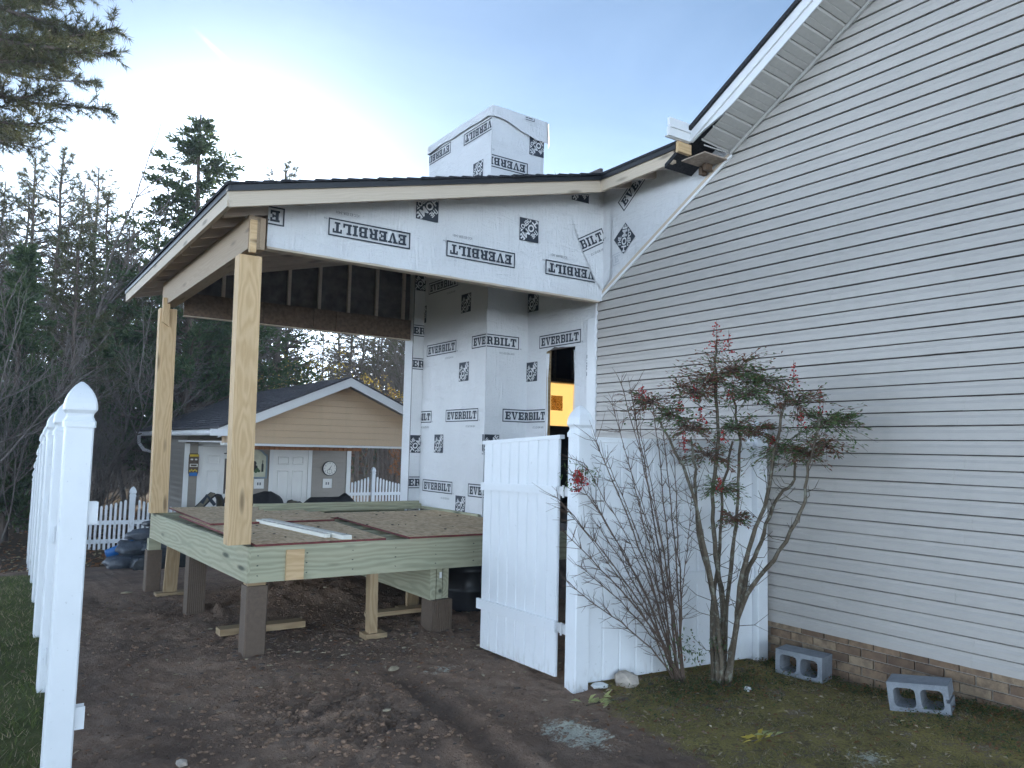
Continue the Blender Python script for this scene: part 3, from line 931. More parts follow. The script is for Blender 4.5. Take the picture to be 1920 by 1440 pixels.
def logo_polys():
    s = 0.12
    D = [(rect(-s, -s, s, s), 0)]
    Wt = []
    c45 = math.sqrt(0.5)
    for word, h, off, sh in (('HOME', 0.078, 0.0, 0.0), ('THE', 0.050, 0.074, -0.030), ('DEPOT', 0.052, -0.076, 0.004)):
        T, W = textpolys(word, 0.028)
        target = 0.30 if word == 'HOME' else (0.105 if word == 'THE' else 0.185)
        k = target/(W*h)
        for t in T:
            pl = []
            for x, y in t:
                a, b = x*h*k + sh, y*h + off
                pl.append((a*c45 - b*c45, a*c45 + b*c45))
            for cl in ((1, 0, s-.006), (-1, 0, s-.006), (0, 1, s-.006), (0, -1, s-.006)):
                pl = clip(pl, *cl) if len(pl) >= 3 else []
            if len(pl) >= 3:
                Wt.append((pl, 0))
    return D, Wt
LOGO = logo_polys()
def put(sh, parent, name, layers, u, v, rot=0.0, scale=1.0, limits=(), segs=None, mirror=False):
    """prints: layers = [(polys, material, offset)]"""
    ca, sa = math.cos(R(rot))*scale, math.sin(R(rot))*scale
    mb, mats, ok = MB(), [], False
    for li, (polys, mat, off) in enumerate(layers):
        mats.append(mat)
        for pl, lay in polys:
            q = [((-x if mirror else x)*ca - y*sa + u, (-x if mirror else x)*sa + y*ca + v) for x, y in pl]
            for k, (u0, u1, a, b) in enumerate(sh.segs):
                if segs is not None and k not in segs:
                    continue
                p = clip(clip(q, 1, 0, -u0), -1, 0, u1) if len(q) >= 3 else []
                for lm in limits:
                    p = clip(p, *lm) if len(p) >= 3 else []
                if len(p) >= 3:
                    ok = True
                    mb.poly([sh.at(k, a_, b_, off+lay*0.00012) for a_, b_ in p], li)
    if ok:
        return link(name, mb.mesh(name, mats), parent)
def brand(sh, par, u, v, rot=0, limits=(), **k):
    put(sh, par, 'brand_print', [(BRAND, 'print', 0.0085)], u, v, rot, 1.0, limits, **k)
    put(sh, par, 'small_print', [(SMALL, 'smallprint', 0.0085)], u, v, rot, 1.0, limits, **k)
def logo(sh, par, u, v, rot=0, limits=(), **k):
    put(sh, par, 'logo_print', [(LOGO[0], 'print', 0.0080), (LOGO[1], 'wrap', 0.0093)], u, v, rot, 1.0, limits, **k)

# chimney chase: left face (x=4.98), front face (y=7.93), then the room wall (x=5.59)
chase = thing('chimney', 'tall boxed chimney chase clad in printed white house wrap', 'chimney', (5.3, 8.7, 0))
mb = MB()
mb.box((4.99, 7.94, 0.88), (5.595, 9.56, 4.25)).box((4.99, 7.94, 4.25), (5.77, 9.56, 5.90))
link('chase_core', mb.mesh('chase_core', 'sheathing'), chase)
boxo('base_block', (4.995, 7.945, -0.6), (5.60, 9.55, 0.88), 'mortar', chase)
S = Sheet([(0, 1.64, (4.98, 9.57), (4.98, 7.93)), (1.64, 2.25, (4.98, 7.93), (5.59, 7.93)), (2.25, 3.60, (5.59, 7.93), (5.59, 6.58))])
wrapA = sheet_mesh(S, [(0, 0, 1.6438, lambda u: 0.885+0.012*noise.noise(Vector((u*5, 0, 0))), 4.30), (1, 1.6362, 2.25, 0.885, 4.40)], 'house_wrap', chase)
def rag(u, z):
    return z + 0.022*noise.noise(Vector((u*14, z, 1.7)))
wrapB = sheet_mesh(S, [(2, 2.25, 2.655, 0.60, 4.62), (2, 2.655, 3.205, lambda u: 2.915-0.035*sstep(2.74, 2.67, u)+0.03*noise.noise(Vector((u*9, 0, 4)))-0.02*sstep(3.0, 3.2, u), 4.62), (2, 3.205, 3.60, 0.60, 4.62)], 'house_wrap', room)
# flap edges rolled round the torn opening
mb = MB()
for z0 in [0.86+0.1*i for i in range(20)]:
    for (y, s_) in ((7.525, -1), (6.975, 1)):
        w0, w1 = 0.020+0.012*noise.noise(Vector((z0*3, y, 0))), 0.020+0.012*noise.noise(Vector((z0*3+.3, y, 0)))
        mb.poly([(5.584, y, z0), (5.584, y, z0+0.1), (5.60, y+s_*w1*1.6, z0+0.1), (5.60, y+s_*w0*1.6, z0)])
link('torn_flap', mb.mesh('torn_flap', 'wrap', True), room)
U0 = 9.57
rows = [(3.875, [0.52, 1.71]), (3.01, [0.52, 1.71, 2.31+0.60]), (2.11, [-0.09, 1.10, 2.29]), (1.19, [0.52, 1.71, 2.90])]
door_lims = [[(0, 1, -2.92)], [(-1, 0, 2.652)], [(1, 0, -3.21)]]
for v, us in rows:
    for u in us:
        for par, segs in ((wrapA, (0, 1)), (wrapB, (2,))):
            if segs == (2,):
                if v > 2.95:
                    brand(S, par, u, v, 0, door_lims[0], segs=segs)
                else:
                    brand(S, par, u, v, 0, door_lims[1], segs=segs)
            else:
                brand(S, par, u, v, 0, [(0, 1, -0.90)], segs=segs)
for v, us in ((3.535, [1.14, 2.33-0.58, 1.735]), (2.66, [1.13, 1.725, 2.32-0.55])):
    pass
for v, us in ((3.535, [1.14, -0.05, 1.735]), (2.66, [1.13, 1.725]), (1.75, [0.53, 1.73]), (0.985, [1.13])):
    for u in us:
        if u > 1.7 and v > 2.0:
            u = 2.25 + 0.105
        logo(S, wrapA, u, v, 0, [(0, 1, -0.895)], segs=(0, 1))
        logo(S, wrapB, u, v, 0, door_lims[1], segs=(2,))
logo(S, wrapB, 3.49, 2.66, 0, [(1, 0, -3.42)], segs=(2,))
# strip of wrapped wall closing the back of the porch
strip = Sheet([(0, 0.16, (4.815, 9.562), (4.975, 9.562))])
col = thing('wrapped_wall_end', 'narrow wrapped wall end behind the chimney chase carrying the back beam', 'wall', (4.9, 9.65, 0))
boxo('wall_core', (4.815, 9.572, 0.0), (4.985, 9.80, 4.3), 'sheathing', col)
wrapC = sheet_mesh(strip, [(0, 0, 0.16, 0.7, 4.3)], 'house_wrap', col)
wrapC2 = sheet_mesh(Sheet([(0, .23, (4.815, 9.80), (4.815, 9.57))]), [(0, 0, .23, .7, 4.3)], 'house_wrap', col)
for v in (2.84, 1.22, 3.30):
    brand(strip, wrapC, 0.16, v, 0)
for v in (1.74, 3.98):
    logo(strip, wrapC, 0.10, v, 0)
# print on the window sheet, seen through it
WS = Sheet([(6.9, 8.35, (6.9, yb+.02), (8.35, yb+.02))])
put(WS, ws, 'logo_print', [(LOGO[0], 'sheetprint', 0.003), (LOGO[1], 'sheetlit', 0.0045)], 7.66, 2.46, 0, 1.0, mirror=True)
# lapped upper sheet and its torn lower edge across chase and room wall
for k_, (ua, ub, par) in enumerate(((0.0, 1.650, wrapA), (1.630, 2.25, wrapA), (2.25, 3.60, wrapB))):
    mb = MB()
    n_ = int((ub-ua)/0.05)
    for i in range(n_+1):
        u = ua+(ub-ua)*i/n_
        lo = 3.285+0.012*noise.noise(Vector((u*6, 2, 0)))+0.008*noise.noise(Vector((u*22, 5, 0)))
        mb.v += [S.at(k_, u, lo, 0.0135+0.003*noise.noise(Vector((u*5, 0, 3)))), S.at(k_, u, 3.345, 0.0105), S.at(k_, u, 3.40, 0.0075)]
    for i in range(n_):
        for j in (0, 1):
            a = 3*i+j
            mb.f.append((a, a+3, a+4, a+1))
            mb.mi.append(0)
    link('lapped_sheet_edge', mb.mesh('lapped_sheet_edge', 'wrap', True), par)
# above the roof
S7 = Sheet([(0, 1.63, (4.98, 9.565), (4.98, 7.93)), (1.63, 2.43, (4.98, 7.93), (5.775, 7.93)), (2.43, 2.6, (5.775, 7.93), (5.775, 8.1))])
wrapD = sheet_mesh(S7, [(0, 0, 1.6338, 4.3, 5.90), (1, 1.6262, 2.4338, 4.3, 5.90), (2, 2.43, 2.6, 4.3, 5.9)], 'house_wrap', chase)
for u, v, sg_ in ((0.21, 5.74, (0,)), (1.36, 5.72, (0,)), (1.78, 5.25, (1,))):
    brand(S7, wrapD, u, v, 180, segs=sg_)
for u, v in ((1.335, 5.20), (2.32, 5.58)):
    logo(S7, wrapD, u, v, 180)
# loose sheet folded over the chimney top
mb = MB()
per = []
x0, x1, y0, y1 = 4.955, 5.815, 7.90, 9.60
N_ = 18
path = [(x0, y1-(y1-y0)*i/N_) for i in range(N_)] + [(x0+(x1-x0)*i/N_, y0) for i in range(N_)] + [(x1, y0+(y1-y0)*i/N_) for i in range(N_)] + [(x1-(x1-x0)*i/N_, y1) for i in range(N_)]
def dropv(x, y):
    d = 0.10 + 0.03*noise.noise(Vector((x*3, y*3, 2)))
    if y < 7.95:
        d = 0.13 + 0.15*sstep(5.0, 5.75, x) + 0.02*noise.noise(Vector((x*9, 0, 0)))
    return d
levels = [0.0, 0.02, 0.5, 1.0]
cols = []
cxx, cyy = (x0+x1)/2, (y0+y1)/2
for (x, y) in path:
    d = dropv(x, y)
    tz = 5.935 + 0.012*noise.noise(Vector((x*4, y*4, 0)))
    w = 0.022*noise.noise(Vector((x*6, y*6, 9)))
    c = []
    for l in levels:
        k = (0.985 if l == 0.0 else 1.0) + 0.012*l + w*l
        c.append((cxx+(x-cxx)*k, cyy+(y-cyy)*(1+(k-1)*0.6), tz-d*l+(0.012 if l == 0 else 0)))
    cols.append(c)
base = 0
for c in cols:
    mb.v += c
m_ = len(levels)
for i in range(len(path)):
    j = (i+1) % len(path)
    for q in range(m_-1):
        mb.f.append((i*m_+q, i*m_+q+1, j*m_+q+1, j*m_+q))
        mb.mi.append(0)
ci = len(mb.v)
mb.v.append((cxx, cyy, 5.97))
for i in range(len(path)):
    mb.f.append((i*m_, ((i+1) % len(path))*m_, ci))
    mb.mi.append(0)
cap = link('folded_cap_sheet', mb.mesh('folded_cap_sheet', 'wrap', True), chase)
# hanging flap at the right corner and a scrap at the back left corner
mb = MB().poly([(5.822, 7.885, 5.925), (5.845, 7.96, 5.92), (5.875, 7.965, 5.62), (5.828, 7.880, 5.625)])
link('loose_flap', mb.mesh('loose_flap', 'wrap'), chase)
capS = Sheet([(0, 0.86, (4.955, 7.882), (5.815, 7.882))])
put(capS, cap, 'brand_print', [(BRAND, 'print', 0.022)], 0.30, 5.93, 180, 0.8, [(0, -1, 5.905), (0, 1, -5.72), (1, 0, -0.48)])

# ------------------------------------------------------------------ porch: posts, beams, rafters, shed roof
porch = thing('porch', 'unfinished timber porch with low sloped roof and printed wrap band', 'porch', (1.8, 6.5, 0))
def rz_(x):                                   # top of rafters
    return 3.675 + 0.240*(x-1.50)
def slopebar(name, x0, x1, y, h, t, mat, dz=0.0):
    return bar(name, (x0, y, rz_(x0)-h/2+dz), (x1, y, rz_(x1)-h/2+dz), t, h, mat, porch)
# boards of the eaves and rake
bar('eave_fascia', (1.482, 6.1875, 3.607), (1.482, 11.40, 3.607), 0.034, 0.136, 'fascia', porch)
slopebar('rake_fascia', 1.466, 5.235, 6.168, 0.140, 0.036, 'fascia')
bar('side_fascia', (5.253, 6.155, 4.502), (5.253, 5.10, 4.502), 0.034, 0.136, 'fascia', porch)
y = 6.52
while y < 11.3:
    if y < 9.45:
        slopebar('rafter', 1.502, 5.56, y, 0.138, 0.038, 'rafter')
    else:
        slopebar('rafter', 1.502, 4.80, y, 0.138, 0.038, 'rafter')
    y += 0.405
for y in (6.12, 5.75, 5.40):
    slopebar('lookout', 5.272, 5.585, y-0.05, 0.130, 0.036, 'rafter')
def slab(name, x0, x1, y0, y1, d0, d1, mat):
    mb = MB()
    p = [(x0, y0, rz_(x0)+d0), (x1, y0, rz_(x1)+d0), (x1, y1, rz_(x1)+d0), (x0, y1, rz_(x0)+d0), (x0, y0, rz_(x0)+d1), (x1, y0, rz_(x1)+d1), (x1, y1, rz_(x1)+d1), (x0, y1, rz_(x0)+d1)]
    mb.faces(p, [(0, 3, 2, 1), (4, 5, 6, 7), (0, 1, 5, 4), (1, 2, 6, 5), (2, 3, 7, 6), (3, 0, 4, 7)])
    return link(name, mb.mesh(name, mat), porch)
slab('roof_sheathing', 1.47, 5.60, 6.152, 11.39, 0.001, 0.013, 'osbroof')
slab('roof_sheathing', 5.24, 7.6, 5.08, 6.150, 0.001, 0.013, 'osbroof')
slab('roof_sheathing', 5.602, 7.6, 6.152, 11.39, 0.001, 0.013, 'osbroof')
slab('drip_edge', 1.452, 1.475, 6.125, 11.41, -0.018, 0.030, 'drip')
slab('drip_edge', 1.477, 5.232, 6.125, 6.148, -0.018, 0.030, 'drip')
slab('drip_edge', 5.215, 5.2345, 5.06, 6.123, -0.018, 0.030, 'drip')
mb = MB()
x = 1.436
while x < 7.4:
    x1 = x + 0.1396
    y0 = 6.105 if x < 5.19 else 5.04
    z0a, z0b = rz_(x)+0.030, rz_(x1+0.02)+0.030
    t0, t1 = 0.026, 0.012
    jy = random.uniform(-0.012, 0.012)
    e_ = 0.02 if not 5.0 < x < 5.19 else 0.0
    p = [(x, y0+jy, z0a), (x1+e_, y0+jy, z0b), (x1+e_, 11.43, z0b), (x, 11.43, z0a), (x, y0+jy, z0a+t0), (x1+e_, y0+jy, z0b+t1), (x1+e_, 11.43, z0b+t1), (x, 11.43, z0a+t0)]
    mb.faces(p, [(0, 3, 2, 1), (4, 5, 6, 7), (0, 1, 5, 4), (1, 2, 6, 5), (2, 3, 7, 6), (3, 0, 4, 7)])
    x = x1
o = link('shingle_courses', mb.mesh('shingle_courses', 'shingle'), porch, kind='stuff')
# side beam (three plies), built from the front post to past the back post
for i, x in enumerate((1.715, 1.762, 1.809)):
    bar('beam_ply', (x, 6.40, 3.425), (x-0.03, 9.90, 3.425), 0.044, 0.285-0.01*i, 'beam', porch)
boxo('post_spacer', (1.700, 6.362, 3.252), (1.752, 6.396, 3.52), 'pine', porch)
# posts
def vpost(name, cx, cy, sx, sy, z0, z1, mat, par, lean=0.0):
    o = bar(name, (cx, cy, z0), (cx+lean, cy, z1), sx, sy, mat, par, upv=(0, -1, 0))
    return o
vpost('post', 1.762, 6.52, 0.182, 0.14, 0.885, 3.245, 'pine', porch, -0.025)
vpost('post', 1.722, 9.72, 0.182, 0.14, 0.885, 3.235, 'pine', porch, -0.025)
mb = MB()
pr = [(0, 0), (0.33, 0), (0.33, 0.075), (0.05, 0.075)]
mb.faces([(a_, -0.019, b_) for a_, b_ in pr]+[(a_, 0.019, b_) for a_, b_ in pr], [(0, 1, 2, 3), (7, 6, 5, 4), (0, 4, 5, 1), (1, 5, 6, 2), (2, 6, 7, 3), (3, 7, 4, 0)])
link('knee_block', mb.mesh('knee_block', 'pine'), porch, Matrix.Translation((1.70, 9.615, 3.02)) @ Matrix(((0, 0, -1, 0), (0, 1, 0, 0), (1, 0, 0, 0), (0, 0, 0, 1))))
# front band: boxed header with wrap over it
mb = MB()
def zt(u):
    return rz_(u)-0.145
q = [(1.88, 3.352), (5.54, 3.352), (5.54, zt(5.54)+.1), (1.88, zt(1.88)+.1)]
mb.faces([(a_, 6.506, b_) for a_, b_ in q]+[(a_, 6.64, b_) for a_, b_ in q], [(0, 1, 2, 3), (7, 6, 5, 4), (0, 4, 5, 1), (1, 5, 6, 2), (2, 6, 7, 3), (3, 7, 4, 0)])
link('header', mb.mesh('header', 'fascia'), porch)
boxo('header_sole', (1.88, 6.500, 3.336), (5.54, 6.60, 3.3515), 'fascia', porch)
B = Sheet([(1.872, 5.575, (1.872, 6.50), (5.575, 6.50))])
def topw(u):
    return zt(u) + 0.075 + 0.03*noise.noise(Vector((u*2.3, 0, 8))) + 0.015*noise.noise(Vector((u*9, 0, 8)))
wrapE = sheet_mesh(B, [(0, 1.872, 5.575, lambda u: 3.352+0.006*noise.noise(Vector((u*4, 0, 0))), topw)], 'house_wrap', porch, amp=0.009)
dl = [(-0.857, -0.515, 0.857*5.26+0.515*3.88)]      # edge of the corner patch
top_l = [(0.24*-1.0*-1, -1.0, 3.675-0.24*1.5-0.075)]
top_l = [(0.24, -1.0, 3.675-0.24*1.50-0.085)]
for u in (1.61, 2.80, 3.99, 5.18):
    put(B, wrapE, 'brand_print', [(BRAND, 'print', 0.0135)], u, 3.62, 180, 1.0, (dl if u > 5 else []))
    put(B, wrapE, 'small_print', [(SMALL, 'smallprint', 0.0135)], u, 3.62, 180, 1.0, (dl if u > 5 else []))
for u, v in ((3.37, 3.97), (4.56, 3.97), (5.235, 4.53)):
    put(B, wrapE, 'logo_print', [(LOGO[0], 'print', 0.0130), (LOGO[1], 'wrap', 0.0143)], u, v, 180, 1.0, top_l)
# wrapped triangle on the gable wall above the cut rake, and the patch over the inner corner
T = Sheet([(-6.565, -4.72, (5.59, 6.565), (5.59, 4.72))])
tri = sheet_mesh(T, [(0, -6.565, -4.75, lambda u: 3.385+SL*(6.565+u)+0.045, lambda u: 4.62+0.05*noise.noise(Vector((u*3, 1, 0))))], 'house_wrap', porch, amp=0.006)
tl = [(-SL, 1.0, -(3.385+0.045+SL*6.565))]
put(T, tri, 'brand_print', [(BRAND, 'print', 0.0125)], -5.90, 4.60, 39, 1.0, [(0.05, -1.0, 4.86)])
put(T, tri, 'logo_print', [(LOGO[0], 'print', 0.0120), (LOGO[1], 'wrap', 0.0133)], -6.15, 3.99, 40, 1.0, [])
put(T, tri, 'ghost_print', [(BRAND, 'ghost', 0.0125)], -6.02, 3.82, 8, 0.8, [(-1, 0, -6.22)] + tl)
Pt = Sheet([(5.10, 5.577, (5.10, 6.495), (5.577, 6.495)), (5.577, 5.72, (5.577, 6.495), (5.577, 6.352))])
mb = MB()
patch_poly = [(5.13, 4.165), (5.577, 4.41), (5.577, 3.46), (5.46, 3.56), (5.26, 3.90)]
for k, pl in ((0, patch_poly), (1, [(5.577, 4.41), (5.72, 4.47), (5.72, 3.60), (5.577, 3.46)])):
    mb.poly([Pt.at(k, a_, b_, 0.016) for a_, b_ in pl])
pt = link('wrap_patch', mb.mesh('wrap_patch', 'wrap'), porch)
plim = [(0.857, 0.515, -0.857*5.19-0.515*4.03)]
put(Pt, pt, 'brand_print', [(BRAND, 'print', 0.0185)], 5.22, 3.91, 28, 1.0, [(0.87, 0.49, -0.87*5.20-0.49*3.985)])
put(Pt, pt, 'small_print', [(SMALL, 'smallprint', 0.0185)], 5.22, 3.91, 28, 1.0, [(0.87, 0.49, -0.87*5.20-0.49*3.985)])
# back gable of the porch: strand board band, studs, dark sheathing
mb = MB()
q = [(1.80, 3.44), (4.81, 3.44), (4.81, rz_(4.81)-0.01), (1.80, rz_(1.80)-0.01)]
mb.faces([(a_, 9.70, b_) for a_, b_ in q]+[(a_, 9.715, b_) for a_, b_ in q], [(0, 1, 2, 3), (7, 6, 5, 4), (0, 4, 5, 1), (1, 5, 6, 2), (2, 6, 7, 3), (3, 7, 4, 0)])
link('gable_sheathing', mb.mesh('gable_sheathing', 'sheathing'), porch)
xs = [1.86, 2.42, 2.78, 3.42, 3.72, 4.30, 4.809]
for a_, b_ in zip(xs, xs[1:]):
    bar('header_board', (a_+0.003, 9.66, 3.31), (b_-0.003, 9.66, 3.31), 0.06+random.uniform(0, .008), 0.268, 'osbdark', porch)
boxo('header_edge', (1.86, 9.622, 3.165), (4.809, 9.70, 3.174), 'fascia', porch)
x = 2.30
while x < 4.8:
    boxo('gable_stud', (x-.019, 9.655, 3.447), (x+.019, 9.698, rz_(x)-0.15), 'rafter', porch)
    x += 0.40
slopebar('gable_plate', 1.80, 4.80, 9.63, 0.10, 0.06, 'rafter', -0.055)

# ------------------------------------------------------------------ deck
deck = thing('deck', 'raised deck frame of green treated lumber with loose strand board sheets', 'deck', (1.85, 6.4, 0))
bar('rim_board', (1.842, 6.42, 0.728), (5.55, 6.42, 0.728), 0.044, 0.286, 'treated', deck)
bar('rim_board', (1.840, 6.398, 0.728), (1.700, 9.90, 0.728), 0.044, 0.286, 'treated', deck)
bar('rim_board', (1.72, 9.86, 0.728), (4.98, 9.86, 0.728), 0.044, 0.286, 'treated', deck)
for i in range(8):
    y = 6.83+0.406*i
    bar('joist', (1.87-0.04*(y-6.42), y, 0.732), (5.0, y, 0.732), 0.038, 0.27, 'treated', deck)
mb = MB()
for x in [1.90+0.406*i for i in range(9)]:
    for z in (0.64, 0.72, 0.80):
        disk_c = [(x+random.uniform(-.006, .006)+.0055*math.cos(6.283*j/8), 6.3972, z+.0055*math.sin(6.283*j/8)) for j in range(8)]
        mb.poly(disk_c)
link('nail_heads', mb.mesh('nail_heads', 'drip'), deck, None, kind='stuff')
boxo('splice_block', (2.125, 6.372, 0.590), (2.275, 6.397, 0.835), 'pine', deck)
for y_, z_ in ((9.42, 0.895), (9.48, 0.925), (9.54, 0.958)):
    bar('back_curb', (2.75+random.uniform(0, .3), y_, z_), (4.96, y_, z_), 0.05, 0.034, 'treated', deck)
bar('wall_ledger', (4.955, 9.4, 0.90), (4.955, 7.95, 0.90), 0.05, 0.03, 'treated', deck)
def panel(name, pts, z, th=0.018):
    n = len(pts)
    mb = MB()
    mb.faces([(x, y, zz+th) for (x, y), zz in zip(pts, z)] + [(x, y, zz) for (x, y), zz in zip(pts, z)], [tuple(range(n)), tuple(range(2*n-1, n-1, -1))], 0)
    i0 = 0
    for i in range(n):
        mb.f.append((n+i, n+(i+1) % n, (i+1) % n, i))
        mb.mi.append(1)
    return link(name, mb.mesh(name, ['osb', 'rededge']), deck)
panel('subfloor_sheet', [(1.875, 6.385), (3.02, 6.40), (3.17, 8.02), (1.93, 8.02)], [0.872]*4)
panel('subfloor_sheet', [(1.90, 8.005), (3.18, 8.03), (3.40, 10.3), (1.95, 10.3)], [0.892, 0.892, 0.876, 0.876])
panel('subfloor_sheet', [(3.245, 6.385), (4.95, 6.385), (4.95, 9.0), (3.42, 9.0)], [0.873]*4)
panel('subfloor_sheet', [(3.14, 8.35), (3.40, 8.45), (3.46, 9.25), (3.2, 9.2)], [0.874]*4)
panel('subfloor_sheet', [(1.86, 7.3), (1.93, 7.3), (1.90, 9.2), (1.85, 9.2)], [0.874]*4)
# built-up beam under the frame and its sleeve piers
for i, x in enumerate((3.535, 3.61, 3.685)):
    bar('beam_ply', (x, 6.455+0.015*i, 0.44), (x, 9.8, 0.44), 0.06, 0.286, 'treated', deck)
boxo('tag', (3.60, 6.451, 0.49), (3.625, 6.4535, 0.545), 'litter', deck)
def sleeve(cx, cy, w, z1, flute, par, z0=-0.25):
    s = thing('pier', '', 'x') if False else None
    mb = MB()
    h = w/2
    if flute:
        m_ = 9
        for side in range(4):
            a = side*math.pi/2
            ca, sa = round(math.cos(a)), round(math.sin(a))
            for i in range(m_):
                u0, u1 = -h+w*i/m_, -h+w*(i+1)/m_
                g = 0.006
                um = u1-0.006
                P_ = [(u0, -h), (um, -h), (um+0.002, -h+g), (u1-0.002, -h+g), (u1, -h)]
                for (a0, b0), (a1, b1) in zip(P_, P_[1:]):
                    mb.poly([(cx+a0*ca-b0*sa, cy+a0*sa+b0*ca, z0), (cx+a1*ca-b1*sa, cy+a1*sa+b1*ca, z0), (cx+a1*ca-b1*sa, cy+a1*sa+b1*ca, z1), (cx+a0*ca-b0*sa, cy+a0*sa+b0*ca, z1)])
        mb.poly([(cx-h, cy-h, z1-.002), (cx+h, cy-h, z1-.002), (cx+h, cy+h, z1-.002), (cx-h, cy+h, z1-.002)])
    else:
        mb.sqlathe([(h, z0), (h, z1-0.10), (h*1.006, z1-0.095), (h*1.006, z1-0.09), (h, z1-0.085), (h, z1-.07), (h*1.006, z1-.066), (h*1.006, z1-.06), (h, z1-.055), (h, z1)], cx, cy, 0)
    return link('pier', mb.mesh('pier', 'composite'), par)
sleeve(1.915, 6.50, 0.172, 0.555, False, deck)
boxo('pier_top', (1.84, 6.44, 0.555), (1.985, 6.56, 0.586), 'stud', deck)
sleeve(1.835, 8.22, 0.165, 0.60, True, deck)
sleeve(1.715, 9.80, 0.16, 0.46, False, deck)
boxo('pier_top', (1.65, 9.74, 0.46), (1.78, 9.86, 0.586), 'treated', deck)
sleeve(3.625, 6.53, 0.21, 0.296, True, deck)
sleeve(3.05, 9.75, 0.20, 0.585, False, deck)
sleeve(4.25, 9.75, 0.20, 0.585, False, deck)
# temporary stud props, each standing on a scrap pad
def prop(label, cx, cy, sx, sy, z1, pad, lean=0.0, rz=0.0, pz=0.0):
    g0 = gh(cx, cy)
    t = thing('prop', label, 'prop', (cx, cy, g0), None, rz)
    a, b, c = pad
    px_, py_ = cx+b, cy+c
    boxo('pad', (px_-a/2, py_-.075, g0-.02+pz), (px_+a/2, py_+.075, g0+.035+pz), 'stud', t)
    bar('stud', (cx, cy, g0+.036+pz), (cx+lean, cy, z1), sx, sy, 'stud', t, upv=(0, -1, 0))
    return t
prop('leaning wooden prop behind the brown front corner pier of the deck', 2.05, 7.12, 0.10, 0.05, 0.59, (0.75, 0.12, -.02), 0.03, 0, 0.05)
prop('wooden stud prop beside the back corner pier at the left of the deck', 1.84, 9.43, 0.14, 0.04, 0.59, (0.34, 0.02, 0), 0.02)
prop('thin lone wooden stud standing under the middle of the front rim', 2.965, 6.52, 0.075, 0.09, 0.585, (0.20, 0.02, 0), -0.01)
prop('short pale wooden prop beside the sloping plank under the double beam', 3.76, 7.30, 0.13, 0.04, 0.30, (0.2, 0.0, 0.1), 0.0)
pl = bar('plank', (3.20, 7.20, gh(3.2, 7.2)+0.06), (3.78, 7.02, gh(3.78, 7.02)+0.06), 0.15, 0.04, 'stud')
tag(pl, 'weathered plank lying on the soil under the deck', 'plank')
# drum under the deck by the gate
gd = gh(4.42, 7.25)
drum = thing('drum', 'big black plastic drum standing under the deck near the gate', 'drum', (4.42, 7.25, gd))
def ring(mb, cx, cy, prof_, n=24, mi=0):
    i0 = len(mb.v)
    for r_, z in prof_:
        for j in range(n):
            t = 2*math.pi*j/n
            mb.v.append((cx+r_*math.cos(t), cy+r_*math.sin(t), z))
    for k in range(len(prof_)-1):
        for j in range(n):
            q = i0+k*n
            mb.f.append((q+j, q+(j+1) % n, q+n+(j+1) % n, q+n+j))
            mb.mi.append(mi)
    mb.f.append(tuple(i0+(len(prof_)-1)*n+j for j in range(n)))
    mb.mi.append(mi)
    return mb
link('body', ring(MB(), 4.42, 7.25, [(0.29, gd-.05), (0.30, gd+.02), (0.30, gd+.18), (.315, gd+.20), (.30, gd+.22), (.30, gd+.38), (.315, gd+.40), (.30, gd+.42), (.30, gd+.555)]).mesh('body', 'drip', True), drum)
link('rim', ring(MB(), 4.42, 7.25, [(0.30, gd+.555), (.318, gd+.56), (.318, gd+.575), (.28, gd+.58)]).mesh('rim', 'drip', True), drum)
# boards and crumbs on the deck
def lay_board(label, p0, p1, w, h, mat):
    o = bar('board', p0, p1, w, h, mat)
    return tag(o, label, 'board')
lay_board('longer white primed board lying across the strand board deck', (2.47, 8.12, 0.913), (2.665, 6.42, 0.910), 0.085, 0.036, 'primed')
lay_board('shorter white board with raw sawn end against the longer white board', (2.395, 8.10, 0.911), (2.555, 6.60, 0.909), 0.055, 0.033, 'primed')
mb = MB()
for i in range(46):
    x, y = random.uniform(2.0, 4.8), random.uniform(6.5, 9.2)
    if 3.0 < x < 3.3:
        continue
    s_ = random.uniform(0.004, 0.013)
    mb.ball((x, y, 0.893+s_*0.4+(0.02 if y > 8 and x < 3.3 else 0)), s_, 0, (1.4, 1, 0.5))
link('mud_crumbs', mb.mesh('mud_crumbs', 'bark'), None, None, kind='stuff', label='dark mud crumbs scattered over the deck sheets', category='debris')

